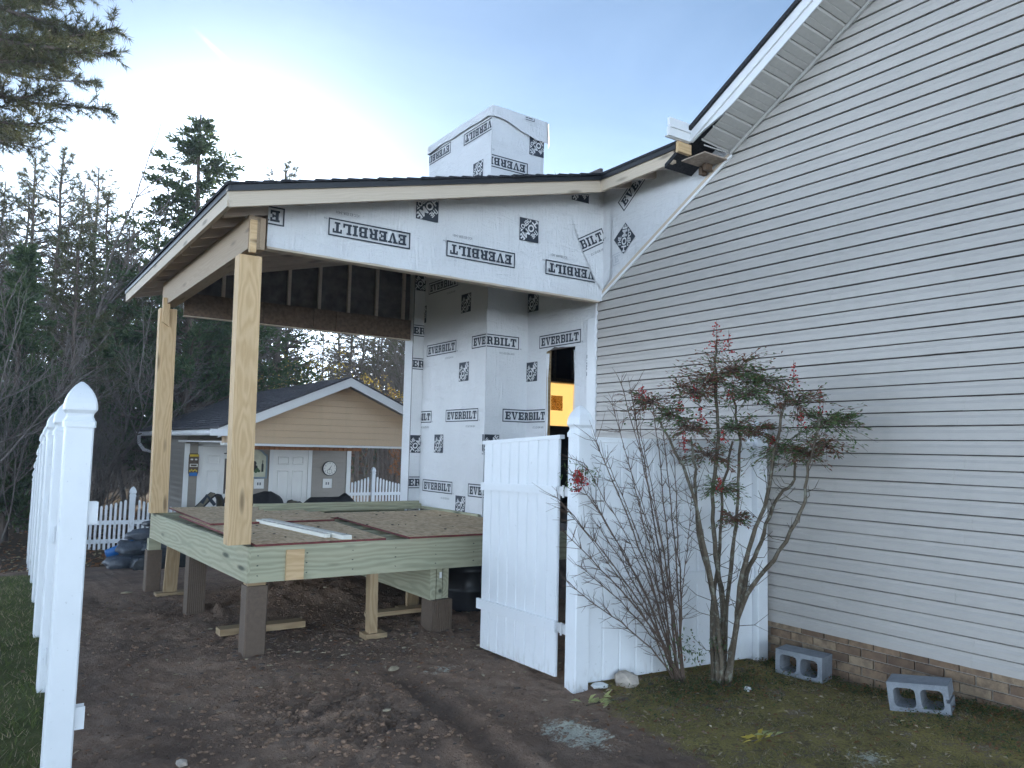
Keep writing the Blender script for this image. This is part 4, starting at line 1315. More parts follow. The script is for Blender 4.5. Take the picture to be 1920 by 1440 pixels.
# ------------------------------------------------------------------ white vinyl gate, privacy fence and posts
CAPP = [(0.071, 0.0), (0.071, 0.030), (0.066, 0.036), (0.058, 0.056), (0.060, 0.070), (0.073, 0.088), (0.0735, 0.098), (0.0715, 0.120), (0.066, 0.146), (0.056, 0.172), (0.042, 0.196), (0.026, 0.216), (0.010, 0.230), (0.004, 0.233)]
def capmesh():
    return MB().sqlathe(CAPP, 0, 0, 0).mesh('cap', 'vinyl')
CAPM = capmesh()
POSTM = MB().sqlathe([(0.0635, -0.4), (0.0635, 1.80)], 0, 0, 0).mesh('post_shaft', 'vinyl')
gate = thing('gate', 'open white vinyl plank gate standing before the deck', 'gate', (3.63, 4.70, 0))
GX = 3.63
npl = 8
for i in range(npl):
    y0 = 4.695 + 1.055*i/npl
    y1 = 4.695 + 1.055*(i+1)/npl
    yc = (y0+y1)/2-4.70
    z0, z1 = 0.03-0.012*yc, 1.800-0.050*yc
    c = 0.009
    mb = MB()
    pr = [(0.010, y0+.0012), (-.004, y0+.0012), (-.014, y0+c), (-.014, y1-c), (-.004, y1-.0012), (0.010, y1-.0012)]
    m_ = len(pr)
    mb.faces([(GX+a_, b_, z0) for a_, b_ in pr]+[(GX+a_, b_, z1) for a_, b_ in pr], [(i_, i_+1, m_+i_+1, m_+i_) for i_ in range(m_-1)] + [tuple(range(m_-1, -1, -1)), tuple(range(m_, 2*m_)), (m_-1, 0, m_, 2*m_-1)])
    link('plank', mb.mesh('plank', 'vinyl'), gate)
bar('rail', (GX-.022, 4.688, 1.398), (GX-.022, 5.765, 1.376), 0.022, 0.066, 'vinyl', gate)
bar('rail', (GX-.022, 4.688, 0.398), (GX-.022, 5.790, 0.380), 0.022, 0.084, 'vinyl', gate)
bar('rail_core', (GX-.006, 4.640, 1.398), (GX-.006, 4.688, 1.398), 0.022, 0.060, 'metal', gate)
bar('rail_core', (GX-.006, 4.640, 0.398), (GX-.006, 4.688, 0.398), 0.022, 0.060, 'metal', gate)
bar('top_channel', (GX, 4.670, 1.802), (GX, 5.770, 1.750), 0.046, 0.030, 'vinyl', gate)
for z in (1.395, 0.398):
    h = boxo('hinge', (3.600, 4.556, z-.035), (3.622, 4.640, z+.035), 'metal', gate)
    link('hinge_pin', MB().tube([(3.593, 4.60, z-.045), (3.593, 4.60, z+.045)], 0.009, 6).mesh('hinge_pin', 'metal'), h)
pf = thing('privacy_fence', 'white vinyl privacy fence panel between gate post and grey siding', 'fence', (3.66, 4.52, 0))
def vinylpost(par, x, y, zb, ztop, name='post'):
    h = ztop-zb
    p = link(name, MB().sqlathe([(0.0635, zb-0.3), (0.0635, ztop)], x, y, 0).mesh(name, 'vinyl'), par)
    link('cap', CAPM, p, Matrix.Translation((x, y, ztop-0.035)))
    return p
vinylpost(pf, 3.655, 4.490, 0.0, 1.835)
vinylpost(pf, 5.475, 4.345, 0.0, 1.79)
A_, D_ = Vector((3.722, 4.482)), Vector((5.408, 4.345))
npl = 11
dd = (D_-A_)
L = dd.length
ang = math.atan2(dd.y, dd.x)
MF = Matrix.Translation((A_.x, A_.y, 0)) @ Matrix.Rotation(ang, 4, 'Z')
for i in range(npl):
    x0, x1 = L*i/npl, L*(i+1)/npl
    c = 0.010
    pr = [(x0+.001, 0.010), (x0+.001, -.002), (x0+c, -.011), (x1-c, -.011), (x1-.001, -.002), (x1-.001, 0.010)]
    m_ = len(pr)
    mb = MB()
    mb.faces([(a_, b_, 0.025) for a_, b_ in pr]+[(a_, b_, 1.765) for a_, b_ in pr], [(i_, i_+1, m_+i_+1, m_+i_) for i_ in range(m_-1)] + [tuple(range(m_-1, -1, -1)), tuple(range(m_, 2*m_)), (m_-1, 0, m_, 2*m_-1)])
    link('plank', mb.mesh('plank', 'vinyl'), pf, MF)
link('rail', MB().box((0, -.026, 0.665), (L, .026, 0.765)).mesh('rail', 'vinyl'), pf, MF)
link('rail', MB().box((0, -.024, 1.766), (L, .024, 1.79)).mesh('rail', 'vinyl'), pf, MF)
link('top_cap', MB().box((0, -.03, 1.7905), (L, .03, 1.803)).mesh('top_cap', 'vinyl'), pf, MF)
# line of bare posts on the left
def line_post(x, y, ztop, label, brackets=()):
    t = thing('fence_post', label, 'fence post', (x, y, gh(x, y)), 'white fence posts along the lawn edge')
    zb = gh(x, y)
    link('post_shaft', MB().sqlathe([(0.0635, zb-0.35), (0.0635, ztop)], x, y, 0).mesh('post_shaft', 'vinyl'), t)
    link('cap', CAPM, t, Matrix.Translation((x, y, ztop-0.035)))
    for z, sx, sy in brackets:
        mb = MB()
        if sx:
            a, b = (x+0.0635, y-.028, z-.055), (x+0.0635+.045, y-.024, z+.055)
            mb.box(a, b).box((x+.0635, y+.024, z-.055), (x+.0635+.045, y+.028, z+.055)).box((x+.0635, y-.024, z-.055), (x+.0635+.004, y+.024, z+.055)).box((x+.068, y-.024, z-.055), (x+.1085, y+.024, z-.050))
        else:
            mb.box((x+.028, y-.0635-.04, z-.055), (x+.032, y-.0635, z+.055)).box((x-.032, y-.0635-.04, z-.055), (x-.028, y-.0635, z+.055)).box((x-.028, y-.0675, z-.055), (x+.028, y-.0635, z+.055))
        link('bracket', mb.mesh('bracket', 'vinyl'), t)
    return t
line_post(0.405, 4.52, 1.795, 'nearest white fence post with two rail brackets at the left edge', ((1.33, 1, 0), (0.32, 1, 0)))
lp = [(0.475, 6.22, 1.76, 'second white fence post of the row, just behind the nearest post', ((0.25, 0, 1), (1.05, 0, 1))),
      (0.535, 7.95, 1.745, 'third white fence post of the row counted from the camera', ((1.15, 0, 1), (1.60, 0, 1))),
      (0.60, 9.60, 1.68, 'fourth white fence post of the row counted from the camera', ()),
      (0.665, 11.3, 1.62, 'fifth white fence post of the row counted from the camera', ()),
      (0.73, 13.0, 1.42, 'sixth white fence post of the row, small behind the fifth', ()),
      (0.79, 14.7, 1.18, 'seventh white fence post of the row, small behind the sixth', ()),
      (0.86, 16.4, 0.98, 'farthest white fence post at the end of the row by the woods', ())]
for a in lp:
    line_post(*a)
# white picket fences
def picket_fence(label, p0, p1, base, lo, hi, pitch, posts):
    t = thing('picket_fence', label, 'fence', (*p0, base))
    p0, p1 = Vector(p0), Vector(p1)
    L = (p1-p0).length
    d = (p1-p0)/L
    MX = Matrix(((d.x, -d.y, 0, p0.x), (d.y, d.x, 0, p0.y), (0, 0, 1, base), (0, 0, 0, 1)))
    def topz(s):
        m_ = min([abs(s-q) for q in posts] + [99])
        span = 1.15
        return lo + (hi-lo)*max(0.0, 1-m_/span)**1.6
    n = int(L/pitch)
    for i in range(n+1):
        s_ = i*pitch
        if any(abs(s_-q) < 0.07 for q in posts):
            continue
        h = topz(s_)
        w = pitch*0.27
        mb = MB()
        pr = [(s_-w, 0.05), (s_+w, 0.05), (s_+w, h-.03), (s_+w*.5, h), (s_-w*.5, h), (s_-w, h-.03)]
        mb.faces([(a_, -.011, b_) for a_, b_ in pr]+[(a_, .011, b_) for a_, b_ in pr], [tuple(range(6)), tuple(range(11, 5, -1))]+[(i_, 6+i_, 6+(i_+1) % 6, (i_+1) % 6) for i_ in range(6)])
        link('picket', mb.mesh('picket', 'vinyl'), t, MX)
    for z in (0.30, lo-0.30):
        link('rail', MB().box((0, -.030, z), (L, -.0115, z+.085)).mesh('rail', 'vinyl'), t, MX)
    for q in posts:
        pp = link('post', MB().sqlathe([(0.055, -0.3), (0.055, hi+.04)], q, 0, 0).mesh('post', 'vinyl'), t, MX)
        link('cap', CAPM, pp, MX @ Matrix.Translation((q, 0, hi+.03)) @ Matrix.Diagonal((0.9, 0.9, 0.9, 1)))
    return t
picket_fence('white scalloped picket fence to the right of the shed, before brown leaves', (7.9, 21.2), (11.6, 21.2), -0.55, 1.12, 1.40, 0.098, (1.62, 3.6))
picket_fence('white picket fence at the left, running up to the shed wall', (0.9, 18.2), (3.95, 18.0), -0.72, 0.98, 1.22, 0.088, (1.80,))

# ------------------------------------------------------------------ shed
SY, SFY = 19.0, 14.5
SX0, SX1, PX = 3.88, 7.87, 5.95
EZ, RZ = 1.95, 3.00
shed = thing('shed', 'small tan shed with front gable porch and two white doors', 'shed', (5.9, 17, -0.5))
fl = -0.5
boxo('floor_slab', (3.5, 14.4, -0.8), (8.3, 23.0, fl), 'concrete', shed)
def lapwall(x0, x1, y, z0, z1, mat, holes=(), lap=0.127, sy=-1):
    z = z0
    while z < z1-0.02:
        zt_ = min(z+lap, z1)
        spans = [(x0, x1)]
        for (a, b, c, d) in holes:
            if zt_ > c+0.02 and z < d-0.02:
                spans = [q for s in spans for q in ((s[0], min(s[1], a)), (max(s[0], b), s[1])) if q[1]-q[0] > 0.02]
        for a, b in spans:
            mb = MB()
            pr = [(0.0, z), (-0.014, z+.002), (-0.010, z+.07), (0.0, zt_-.004)]
            mb.faces([(a, y+p, q) for p, q in pr]+[(b, y+p, q) for p, q in pr], [(i, 4+i, 5+i, i+1) for i in range(3)]+[(0, 1, 2, 3), (7, 6, 5, 4)])
            link('siding_lap', mb.mesh('siding_lap', mat), shed)
        z += lap
door1 = (4.25, 5.12)
door2 = (5.90, 6.76)
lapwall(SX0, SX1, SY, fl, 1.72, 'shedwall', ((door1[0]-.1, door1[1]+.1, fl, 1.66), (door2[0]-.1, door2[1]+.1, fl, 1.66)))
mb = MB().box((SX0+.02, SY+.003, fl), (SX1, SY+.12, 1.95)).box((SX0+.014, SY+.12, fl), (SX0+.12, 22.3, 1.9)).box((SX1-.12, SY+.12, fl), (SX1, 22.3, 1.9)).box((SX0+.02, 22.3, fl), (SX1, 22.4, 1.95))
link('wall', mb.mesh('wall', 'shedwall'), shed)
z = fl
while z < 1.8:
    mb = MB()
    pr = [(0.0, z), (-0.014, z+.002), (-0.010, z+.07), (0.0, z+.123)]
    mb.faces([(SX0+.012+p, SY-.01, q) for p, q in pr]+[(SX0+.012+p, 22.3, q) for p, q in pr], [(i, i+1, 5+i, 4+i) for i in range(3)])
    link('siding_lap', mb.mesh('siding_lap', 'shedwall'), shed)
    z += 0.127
for x in (SX0, SX1-.06):
    boxo('corner_trim', (x-.03, SY-.035, fl), (x+.08, SY-.016, 1.66), 'white', shed)
for (a, b), nm in ((door1, 0), (door2, 1)):
    d = boxo('door', (a, SY-.012, fl+.03), (b, SY+.002, 1.60), 'door', shed)
    w = (b-a)
    for cx in (a+w*0.29, b-w*0.29):
        for (z0, z1) in ((1.20, 1.40), (0.32, 1.06), (-0.32, 0.18)):
            hw = w*0.16
            mb = MB()
            o_, i_ = [(cx-hw, z0), (cx+hw, z0), (cx+hw, z1), (cx-hw, z1)], [(cx-hw+.03, z0+.03), (cx+hw-.03, z0+.03), (cx+hw-.03, z1-.03), (cx-hw+.03, z1-.03)]
            m2 = [(cx-hw+.012, z0+.012), (cx+hw-.012, z0+.012), (cx+hw-.012, z1-.012), (cx-hw+.012, z1-.012)]
            V = [(x, SY-.0125, z) for x, z in o_]+[(x, SY-.030, z) for x, z in m2]+[(x, SY-.015, z) for x, z in i_]
            mb.faces(V, [(k, (k+1) % 4, 4+(k+1) % 4, 4+k) for k in range(4)]+[(4+k, 4+(k+1) % 4, 8+(k+1) % 4, 8+k) for k in range(4)]+[(8, 9, 10, 11)])
            link('door_panel', mb.mesh('door_panel', 'door'), d)
    for x0, x1 in ((a-.10, a-.005), (b+.005, b+.10)):
        boxo('door_casing', (x0, SY-.03, fl), (x1, SY-.0145, 1.66), 'white', shed)
    boxo('door_casing', (a-.10, SY-.03, 1.605), (b+.10, SY-.0145, 1.69), 'white', shed)
# roof of the shed: two slopes of stepped shingle courses
k_ = (RZ-EZ)/(PX-(SX0-.35))
def sz(x):
    return RZ - k_*abs(x-PX)
for sgn in (-1, 1):
    mb = MB()
    n = 19
    xe = PX + sgn*(PX-(SX0-.40))
    for i in range(n):
        xa = xe + (PX-xe)*i/n
        xb = xe + (PX-xe)*(i+1)/n
        za, zb = sz(xa)+.05, sz(xb)+.05
        mb.faces([(xa, SFY-.06, za-.02), (xb, SFY-.06, zb-.02), (xb, 22.8, zb-.02), (xa, 22.8, za-.02), (xa, SFY-.06, za+.014), (xb, SFY-.06, zb+.002), (xb, 22.8, zb+.002), (xa, 22.8, za+.014)], [(0, 3, 2, 1), (4, 5, 6, 7), (0, 1, 5, 4), (1, 2, 6, 5), (2, 3, 7, 6), (3, 0, 4, 7)])
        if sgn < 0:
            y = SFY-.06
            while y < 22.8:          # tabs
                w = random.uniform(.14, .30)
                if random.random() < .55:
                    zz = 0.006
                    mb.faces([(xa-.004, y, za+.014+zz), (xb, y, zb+.002+zz), (xb, min(22.8, y+w), zb+.002+zz), (xa-.004, min(22.8, y+w), za+.014+zz), (xa-.004, y, za), (xa-.004, min(22.8, y+w), za)], [(0, 1, 2, 3), (4, 0, 3, 5)])
                y += w
    link('shingle_courses', mb.mesh('shingle_courses', 'shedroof'), shed, kind='stuff')
    mb = MB()
    q = [(xe, sz(xe)-.14), (PX, RZ-.14), (PX, RZ+.028), (xe, sz(xe)+.028)]
    mb.faces([(a, SFY-.05, b) for a, b in q]+[(a, SFY-.02, b) for a, b in q], [(0, 1, 2, 3), (7, 6, 5, 4), (0, 4, 5, 1), (1, 5, 6, 2), (2, 6, 7, 3), (3, 7, 4, 0)])
    link('rake_board', mb.mesh('rake_board', 'white'), shed)
    mb = MB().poly([(xe, SFY-.02, sz(xe)-.06), (PX, SFY-.02, RZ-.06), (PX, 22.7, RZ-.06), (xe, 22.7, sz(xe)-.06)])
    link('roof_underside', mb.mesh('roof_underside', 'white'), shed)
z = 1.70
while z < RZ-.15:
    zt_ = z+.127
    mb = MB()
    hw0, hw1 = (RZ-.10-z)/k_, max(0.02, (RZ-.10-zt_)/k_)
    hw0 = min(hw0, PX-3.70)
    hw1 = min(hw1, PX-3.70)
    y = SFY+.30
    mb.faces([(PX-hw0, y, z), (PX+hw0, y, z), (PX+hw0, y-.014, z+.002), (PX-hw0, y-.014, z+.002), (PX+hw1, y-.0, zt_-.004), (PX-hw1, y-.0, zt_-.004)], [(0, 1, 2, 3), (3, 2, 4, 5)])
    link('siding_lap', mb.mesh('siding_lap', 'tansiding'), shed)
    z += .127
mb = MB()
mb.faces([(3.68, SFY+.303, 1.70), (8.22, SFY+.303, 1.70), (8.22, SFY+.303, 1.90), (PX, SFY+.303, RZ-.1), (3.68, SFY+.303, 1.90)], [(0, 1, 2, 3, 4)])
mb.box((3.68, SFY+.31, 1.70), (8.22, SFY+.5, 1.88))
link('gable_wall', mb.mesh('gable_wall', 'tansiding'), shed)
boxo('gable_trim', (3.66, SFY+.27, 1.655), (8.24, SFY+.52, 1.697), 'white', shed)
boxo('porch_ceiling', (3.7, SFY+.52, 1.70), (8.2, SY-.04, 1.73), 'white', shed)
for x in (4.02, 7.95):
    boxo('porch_post', (x-.07, SFY+.32, fl), (x+.07, SFY+.46, 1.655), 'white', shed)
# gutter and downspout
mb = MB()
gxx = SX0-.40
pr = [(0.0, 0.0), (-0.09, 0.0), (-0.115, 0.03), (-0.115, 0.07), (-0.13, 0.10), (-0.12, 0.10), (-0.10, 0.06), (-0.10, 0.02), (0.0, 0.02)]
mb.faces([(gxx+a, SFY-.04, EZ-.12+b) for a, b in pr]+[(gxx+a, 22.75, EZ-.12+b) for a, b in pr], [(i, i+1, 10+i, 9+i) for i in range(8)]+[tuple(range(9))])
link('gutter', mb.mesh('gutter', 'trim'), shed)
boxo('gutter_end', (gxx-.14, SFY-.055, EZ-.13), (gxx+.16, SFY-.041, EZ-.01), 'trim', shed)
mb = MB().tube([(gxx-.06, 22.5, EZ-.12), (gxx-.06, 22.5, EZ-.30), (gxx+.06, 22.45, EZ-.48), (SX0-.05, 22.2, EZ-.58), (SX0-.05, 22.2, -0.4)], 0.045, 8)
link('downspout', mb.mesh('downspout', 'trim'), shed)
# things on and by the shed
def disk(mb, cx, y, cz, r_, d, n=24, mi=0):
    mb.faces([(cx+r_*math.cos(2*math.pi*j/n), y, cz+r_*math.sin(2*math.pi*j/n)) for j in range(n)]+[(cx+r_*math.cos(2*math.pi*j/n), y+d, cz+r_*math.sin(2*math.pi*j/n)) for j in range(n)], [tuple(range(n-1, -1, -1))]+[(j, (j+1) % n, n+(j+1) % n, n+j) for j in range(n)], mi)
    return mb
clock = thing('wall_clock', 'round white wall clock with black rim on the shed wall', 'clock', (7.32, SY-.03, 1.11))
link('rim', disk(MB(), 7.32, SY-.055, 1.11, 0.185, 0.04).mesh('rim', 'ink'), clock)
fc = link('face', disk(MB(), 7.32, SY-.060, 1.11, 0.168, 0.004).mesh('face', 'face'), clock)
mb = MB()
for i in range(12):
    T_, W_ = textpolys(str(i if i else 12))
    a = R(90-30*i)
    for t in T_:
        mb.poly([(7.32+0.137*math.cos(a)+x*.036, SY-.062, 1.11+0.137*math.sin(a)+y*.036) for x, y in t])
link('numerals', mb.mesh('numerals', 'ink'), fc)
for a, l, w in ((60, .085, .008), (238, .06, .007), (215, .10, .005)):
    ar = R(a)
    dx, dz = math.cos(ar), math.sin(ar)
    mb = MB().poly([(7.32-dz*w, SY-.063, 1.11+dx*w), (7.32+dz*w, SY-.063, 1.11-dx*w), (7.32+dx*l+dz*w*.5, SY-.063, 1.11+dz*l-dx*w*.5), (7.32+dx*l-dz*w*.5, SY-.063, 1.11+dz*l+dx*w*.5)])
    link('hand', mb.mesh('hand', 'ink'), fc)
mb = disk(MB(), 7.315, SY-.0615, 1.035, 0.062, 0.001)
sdl = link('sub_dial', mb.mesh('sub_dial', 'ink'), clock)
link('sub_dial_face', disk(MB(), 7.315, SY-.0625, 1.035, 0.055, 0.001).mesh('sub_dial_face', 'face'), sdl)
link('sub_hand', MB().poly([(7.311, SY-.0635, 1.01), (7.319, SY-.0635, 1.01), (7.316, SY-.0635, 1.07), (7.314, SY-.0635, 1.07)]).mesh('sub_hand', 'ink'), sdl)
for x, lab in ((5.57, 'white square outlet plate left of the right hand shed door'), (7.28, 'white square outlet plate below the round wall clock')):
    t = thing('outlet_plate', lab, 'outlet', (x, SY-.02, 0.72), 'outlet plates on the shed wall')
    mb = MB().box((x-.115, SY-.035, 0.62), (x+.115, SY-.015, 0.66)).box((x-.115, SY-.035, 0.81), (x+.115, SY-.015, 0.85)).box((x-.115, SY-.035, 0.66), (x-.075, SY-.015, 0.81)).box((x+.075, SY-.035, 0.66), (x+.115, SY-.015, 0.81))
    link('frame', mb.mesh('frame', 'white'), t)
    link('plate', MB().box((x-.074, SY-.028, 0.661), (x+.074, SY-.016, 0.809)).mesh('plate', 'door'), t)
    link('socket', MB().box((x-.045, SY-.031, 0.70), (x-.012, SY-.0285, 0.765)).box((x+.012, SY-.031, 0.70), (x+.045, SY-.0285, 0.765)).mesh('socket', 'smallprint'), t)
# framed sign with arched top between the doors
sg = thing('framed_sign', 'arched framed sign with painted bottle hanging on the shed wall', 'sign', (5.5, SY-.03, 1.0))
arch = [(5.24, 0.86), (5.74, 0.86), (5.74, 1.42), (5.68, 1.46), (5.62, 1.52), (5.55, 1.58), (5.47, 1.60), (5.39, 1.58), (5.32, 1.52), (5.28, 1.46), (5.24, 1.42)]
def plate(mb, pts, y0, y1, mi=0):
    n = len(pts)
    mb.faces([(x, y0, z) for x, z in pts]+[(x, y1, z) for x, z in pts], [tuple(range(n)), tuple(range(2*n-1, n-1, -1))]+[(i, n+i, n+(i+1) % n, (i+1) % n) for i in range(n)], mi)
    return mb
link('frame', plate(MB(), arch, SY-.06, SY-.016).mesh('frame', 'frame'), sg)
inn = [(5.49+(x-5.49)*.84, 1.2+(z-1.2)*.88) for x, z in arch]
pic = link('picture', plate(MB(), inn, SY-.064, SY-.0605).mesh('picture', 'picture'), sg)
mb = MB()
for cx, cz, r_ in ((5.36, 1.17, .06), (5.42, 1.22, .06), (5.40, 1.12, .06), (5.46, 1.13, .05), (5.42, 1.06, .04)):
    disk(mb, cx, SY-.0665, cz, r_, .002, 12)
link('painted_grapes', mb.mesh('painted_grapes', 'ink'), pic)
mb = MB()
plate(mb, [(5.60, 1.02), (5.65, 1.02), (5.65, 1.20), (5.635, 1.22), (5.635, 1.30), (5.615, 1.30), (5.615, 1.22), (5.60, 1.20)], SY-.067, SY-.0645)
link('painted_bottle', mb.mesh('painted_bottle', 'ink'), pic)
mb = MB()
for cx, cz, r_ in ((5.50, 1.07, .045), (5.54, 1.04, .035), (5.47, 1.03, .04)):
    disk(mb, cx, SY-.068, cz, r_, .001, 9)
link('painted_leaves', mb.mesh('painted_leaves', 'leafpaint'), pic)
# painted wooden mask between corner trim and left door
mk = thing('wall_mask', 'tall painted wooden tribal mask beside the left shed door', 'mask', (4.05, SY-.03, 1.1))
mb = plate(MB(), [(3.97, 0.92), (4.13, 0.92), (4.155, 1.0), (4.155, 1.40), (4.13, 1.44), (3.97, 1.44), (3.945, 1.40), (3.945, 1.0)], SY-.09, SY-.016)
mkb = link('mask_body', mb.mesh('mask_body', 'tiki'), mk)
link('brow_band', MB().box((3.955, SY-.105, 1.365), (4.145, SY-.0905, 1.415)).mesh('brow_band', 'yellow'), mk)
for x in (4.005, 4.095):
    link('eye', MB().ball((x, SY-.092, 1.30), .034, 0, (1, .5, .7)).mesh('eye', 'face'), mk)
link('nose', MB().faces([(4.03, SY-.0905, 1.31), (4.07, SY-.0905, 1.31), (4.09, SY-.0905, 1.215), (4.01, SY-.0905, 1.215), (4.05, SY-.13, 1.225)], [(0, 4, 1), (1, 4, 2), (2, 4, 3), (3, 4, 0)]).mesh('nose', 'tiki'), mk)
mb = MB().box((3.965, SY-.104, 1.185), (4.135, SY-.0905, 1.20)).box((3.965, SY-.104, 1.13), (4.135, SY-.0905, 1.145)).box((3.965, SY-.104, 1.145), (3.985, SY-.0905, 1.185)).box((4.115, SY-.104, 1.145), (4.135, SY-.0905, 1.185))
link('mouth', mb.mesh('mouth', 'face'), mk)
mb = MB()
for i in range(5):
    mb.box((3.96+.036*i, SY-.102, 1.02+.02*(i % 2)), (3.985+.036*i, SY-.0905, 1.06+.02*(i % 2)))
link('yellow_marks', mb.mesh('yellow_marks', 'yellow'), mk)
link('blue_base', MB().box((3.965, SY-.100, 0.925), (4.135, SY-.0905, 1.0)).mesh('blue_base', 'blue'), mk)
# wind chime hanging from the porch edge
wc = thing('wind_chime', 'long bronze wind chime hanging in front of the left shed door', 'wind chime', (3.90, 15.3, 1.6))
cx, cy = 3.93, 15.3
link('top_ring', ring(MB(), cx, cy, [(0.12, 1.485), (0.12, 1.505)], 14).mesh('top_ring', 'chime'), wc)
mb = MB()
for j in range(3):
    a = 2.1*j
    mb.tube([(cx, cy, 1.71), (cx+.11*math.cos(a), cy+.11*math.sin(a), 1.505)], 0.003, 3)
mb.tube([(cx, cy, 1.485), (cx, cy, 0.70)], 0.003, 3)
link('cord', mb.mesh('cord', 'ink'), wc)
for j in range(6):
    a = 2*math.pi*j/6+.2
    l = (.62, .70, .58, .66, .74, .60)[j]
    link('chime_tube', MB().tube([(cx+.09*math.cos(a), cy+.09*math.sin(a), 1.40), (cx+.09*math.cos(a), cy+.09*math.sin(a), 1.40-l)], 0.017, 8).mesh('chime_tube', 'chime'), wc)
link('striker', ring(MB(), cx, cy, [(0.05, 1.05), (0.05, 1.065)], 12).mesh('striker', 'chime'), wc)
link('wind_sail', disk(MB(), cx, cy, 0.62, 0.085, .008, 18).mesh('wind_sail', 'chime'), wc)
# rolled bamboo blind under the gable trim
bl = thing('rolled_blind', 'rolled terracotta slat blind under the shed gable trim', 'blind', (5.2, SFY+.62, 1.60))
for i in range(22):
    x = 4.3+i*.1
    link('slat', MB().box((x, SFY+.58, 1.585), (x+.092, SFY+.66, 1.648)).mesh('slat', 'orange') if i == 0 else bpy.data.meshes['slat'], bl, None if i == 0 else Matrix.Translation((i*.1, 0, 0)))
# covered grills and chairs: lumpy cloths over a frame
def cloth(name, label, cat, cx, cy, pts, mat, dep=0.55):
    """profile of heights along x, draped to the ground"""
    mb = MB()
    n = len(pts)
    g = fl
    rows_ = []
    for d, k in ((-dep/2-.05, 0.0), (-dep/2-.02, .55), (-dep/2+.05, .94), (-.05, 1.0), (.1, .99), (dep/2-.05, .93), (dep/2, .5), (dep/2+.04, 0)):
        rows_.append([(cx+x+.012*noise.noise(Vector((x*9, d*7, 1))), cy+d+.02*noise.noise(Vector((x*7, k*5, 2))), g+(h-g)*k+.02*noise.noise(Vector((x*5, d*5, 3)))*k) for x, h in pts])
    for r_ in rows_:
        mb.v += r_
    for i in range(len(rows_)-1):
        for j in range(n-1):
            mb.f.append((i*n+j, i*n+j+1, (i+1)*n+j+1, (i+1)*n+j))
            mb.mi.append(0)
    return mb
g1 = thing('covered_grill', 'grill under a black cover in front of the right shed door', 'grill', (5.3, 17.5, fl))
link('cover', cloth('cover', '', '', 5.30, 17.5, [(-.50, fl), (-.47, .10), (-.42, .42), (-.30, .57), (-.02, .645), (.10, .64), (.30, .54), (.36, .38), (.40, .1), (.42, fl)], 'blackcloth').mesh('cover', 'blackcloth', True), g1)
link('side_shelf', MB().box((5.45, 17.0, .24), (6.05, 17.35, .30)).mesh('side_shelf', 'chair'), g1)
g2 = thing('covered_table', 'long low table under a black cover at the right of the shed porch', 'table', (6.9, 17.5, fl))
link('cover', cloth('cover', '', '', 6.75, 17.5, [(-.85, fl), (-.80, .05), (-.70, .20), (-.52, .40), (-.40, .50), (0.0, .49), (.30, .50), (.42, .58), (.50, .52), (.62, .40), (.80, .22), (.88, .0), (.9, fl)], 'blackcloth').mesh('cover', 'blackcloth', True), g2)
link('table_legs', MB().box((6.1, 17.4, fl), (6.16, 17.46, .2)).box((7.4, 17.4, fl), (7.46, 17.46, .2)).mesh('table_legs', 'drip'), g2)
def sling(label, cx, cy, top, flip=1):
    t = thing('patio_chair', label, 'chair', (cx, cy, fl), 'sling patio chairs on the shed porch')
    mb = MB()
    n = 8
    pts_ = [(-.22*flip, top-.34), (-.10*flip, top-.22), (.02*flip, top-.08), (.12*flip, top), (.20*flip, top-.02), (.26*flip, top-.14), (.28*flip, top-.45)]
    for a, b in zip(pts_, pts_[1:]):
        mb.poly([(cx+a[0], cy-.26, a[1]), (cx+b[0], cy-.26, b[1]), (cx+b[0], cy+.26, b[1]), (cx+a[0], cy+.26, a[1])])
    link('sling_back', mb.mesh('sling_back', 'chair', True), t)
    for s_ in (-.27, .27):
        link('side_frame', MB().tube([(cx+p[0], cy+s_, p[1]) for p in pts_], .018, 6).mesh('side_frame', 'drip'), t)
        link('leg', MB().tube([(cx+.2*flip, cy+s_, top-.4), (cx+.25*flip, cy+s_, fl)], .016, 5).mesh('leg', 'drip'), t)
        link('leg', MB().tube([(cx-.2*flip, cy+s_, top-.36), (cx-.28*flip, cy+s_, fl)], .016, 5).mesh('leg', 'drip'), t)
    return t
sling('olive sling patio chair with towel in front of the left shed door', 4.02, 17.3, .62)
link('rolled_towel', MB().tube([(3.84, 17.0, .44), (3.93, 17.0, .60), (4.02, 17.0, .50), (4.10, 17.0, .40)], .035, 6).mesh('rolled_towel', 'print'), None)
tag(bpy.data.objects['rolled_towel'], 'dark patterned towel hung over the olive patio chair', 'towel')
sling('olive sling patio chair between the two black covers by the shed', 6.0, 17.2, .44, -1)

# ------------------------------------------------------------------ heap of bags by the picket fence
random.seed(21)
def sack(label, x, y, z, sx, sy, sz_, rz, mat, grp):
    bm = bmesh.new()
    bmesh.ops.create_icosphere(bm, subdivisions=3, radius=1.0)
    sd_ = random.uniform(0, 90)
    for v in bm.verts:
        p = v.co.copy()
        f = 1 + 0.22*fb(p*2.2+Vector((sd_, 0, 0)), .9, 2, 3)
        px_ = math.copysign(abs(p.x)**0.7, p.x)
        py_ = math.copysign(abs(p.y)**0.7, p.y)
        v.co = Vector((px_*sx*f, py_*sy*f, p.z*sz_*f))
    m_ = bpy.data.meshes.new('plastic_bag')
    bm.to_mesh(m_)
    bm.free()
    m_.materials.append(MAT[mat])
    m_.polygons.foreach_set('use_smooth', [True]*len(m_.polygons))
    o = link('plastic_bag', m_, None, Matrix.Translation((x, y, z)) @ Matrix.Rotation(rz, 4, 'Z') @ Matrix.Rotation(random.uniform(-.15, .15), 4, 'X'))
    return tag(o, label, 'bag', grp)
gb = gz(2.3, 13.7)
bagl = 'dark plastic bag lying in the heap beside the deck and picket fence'
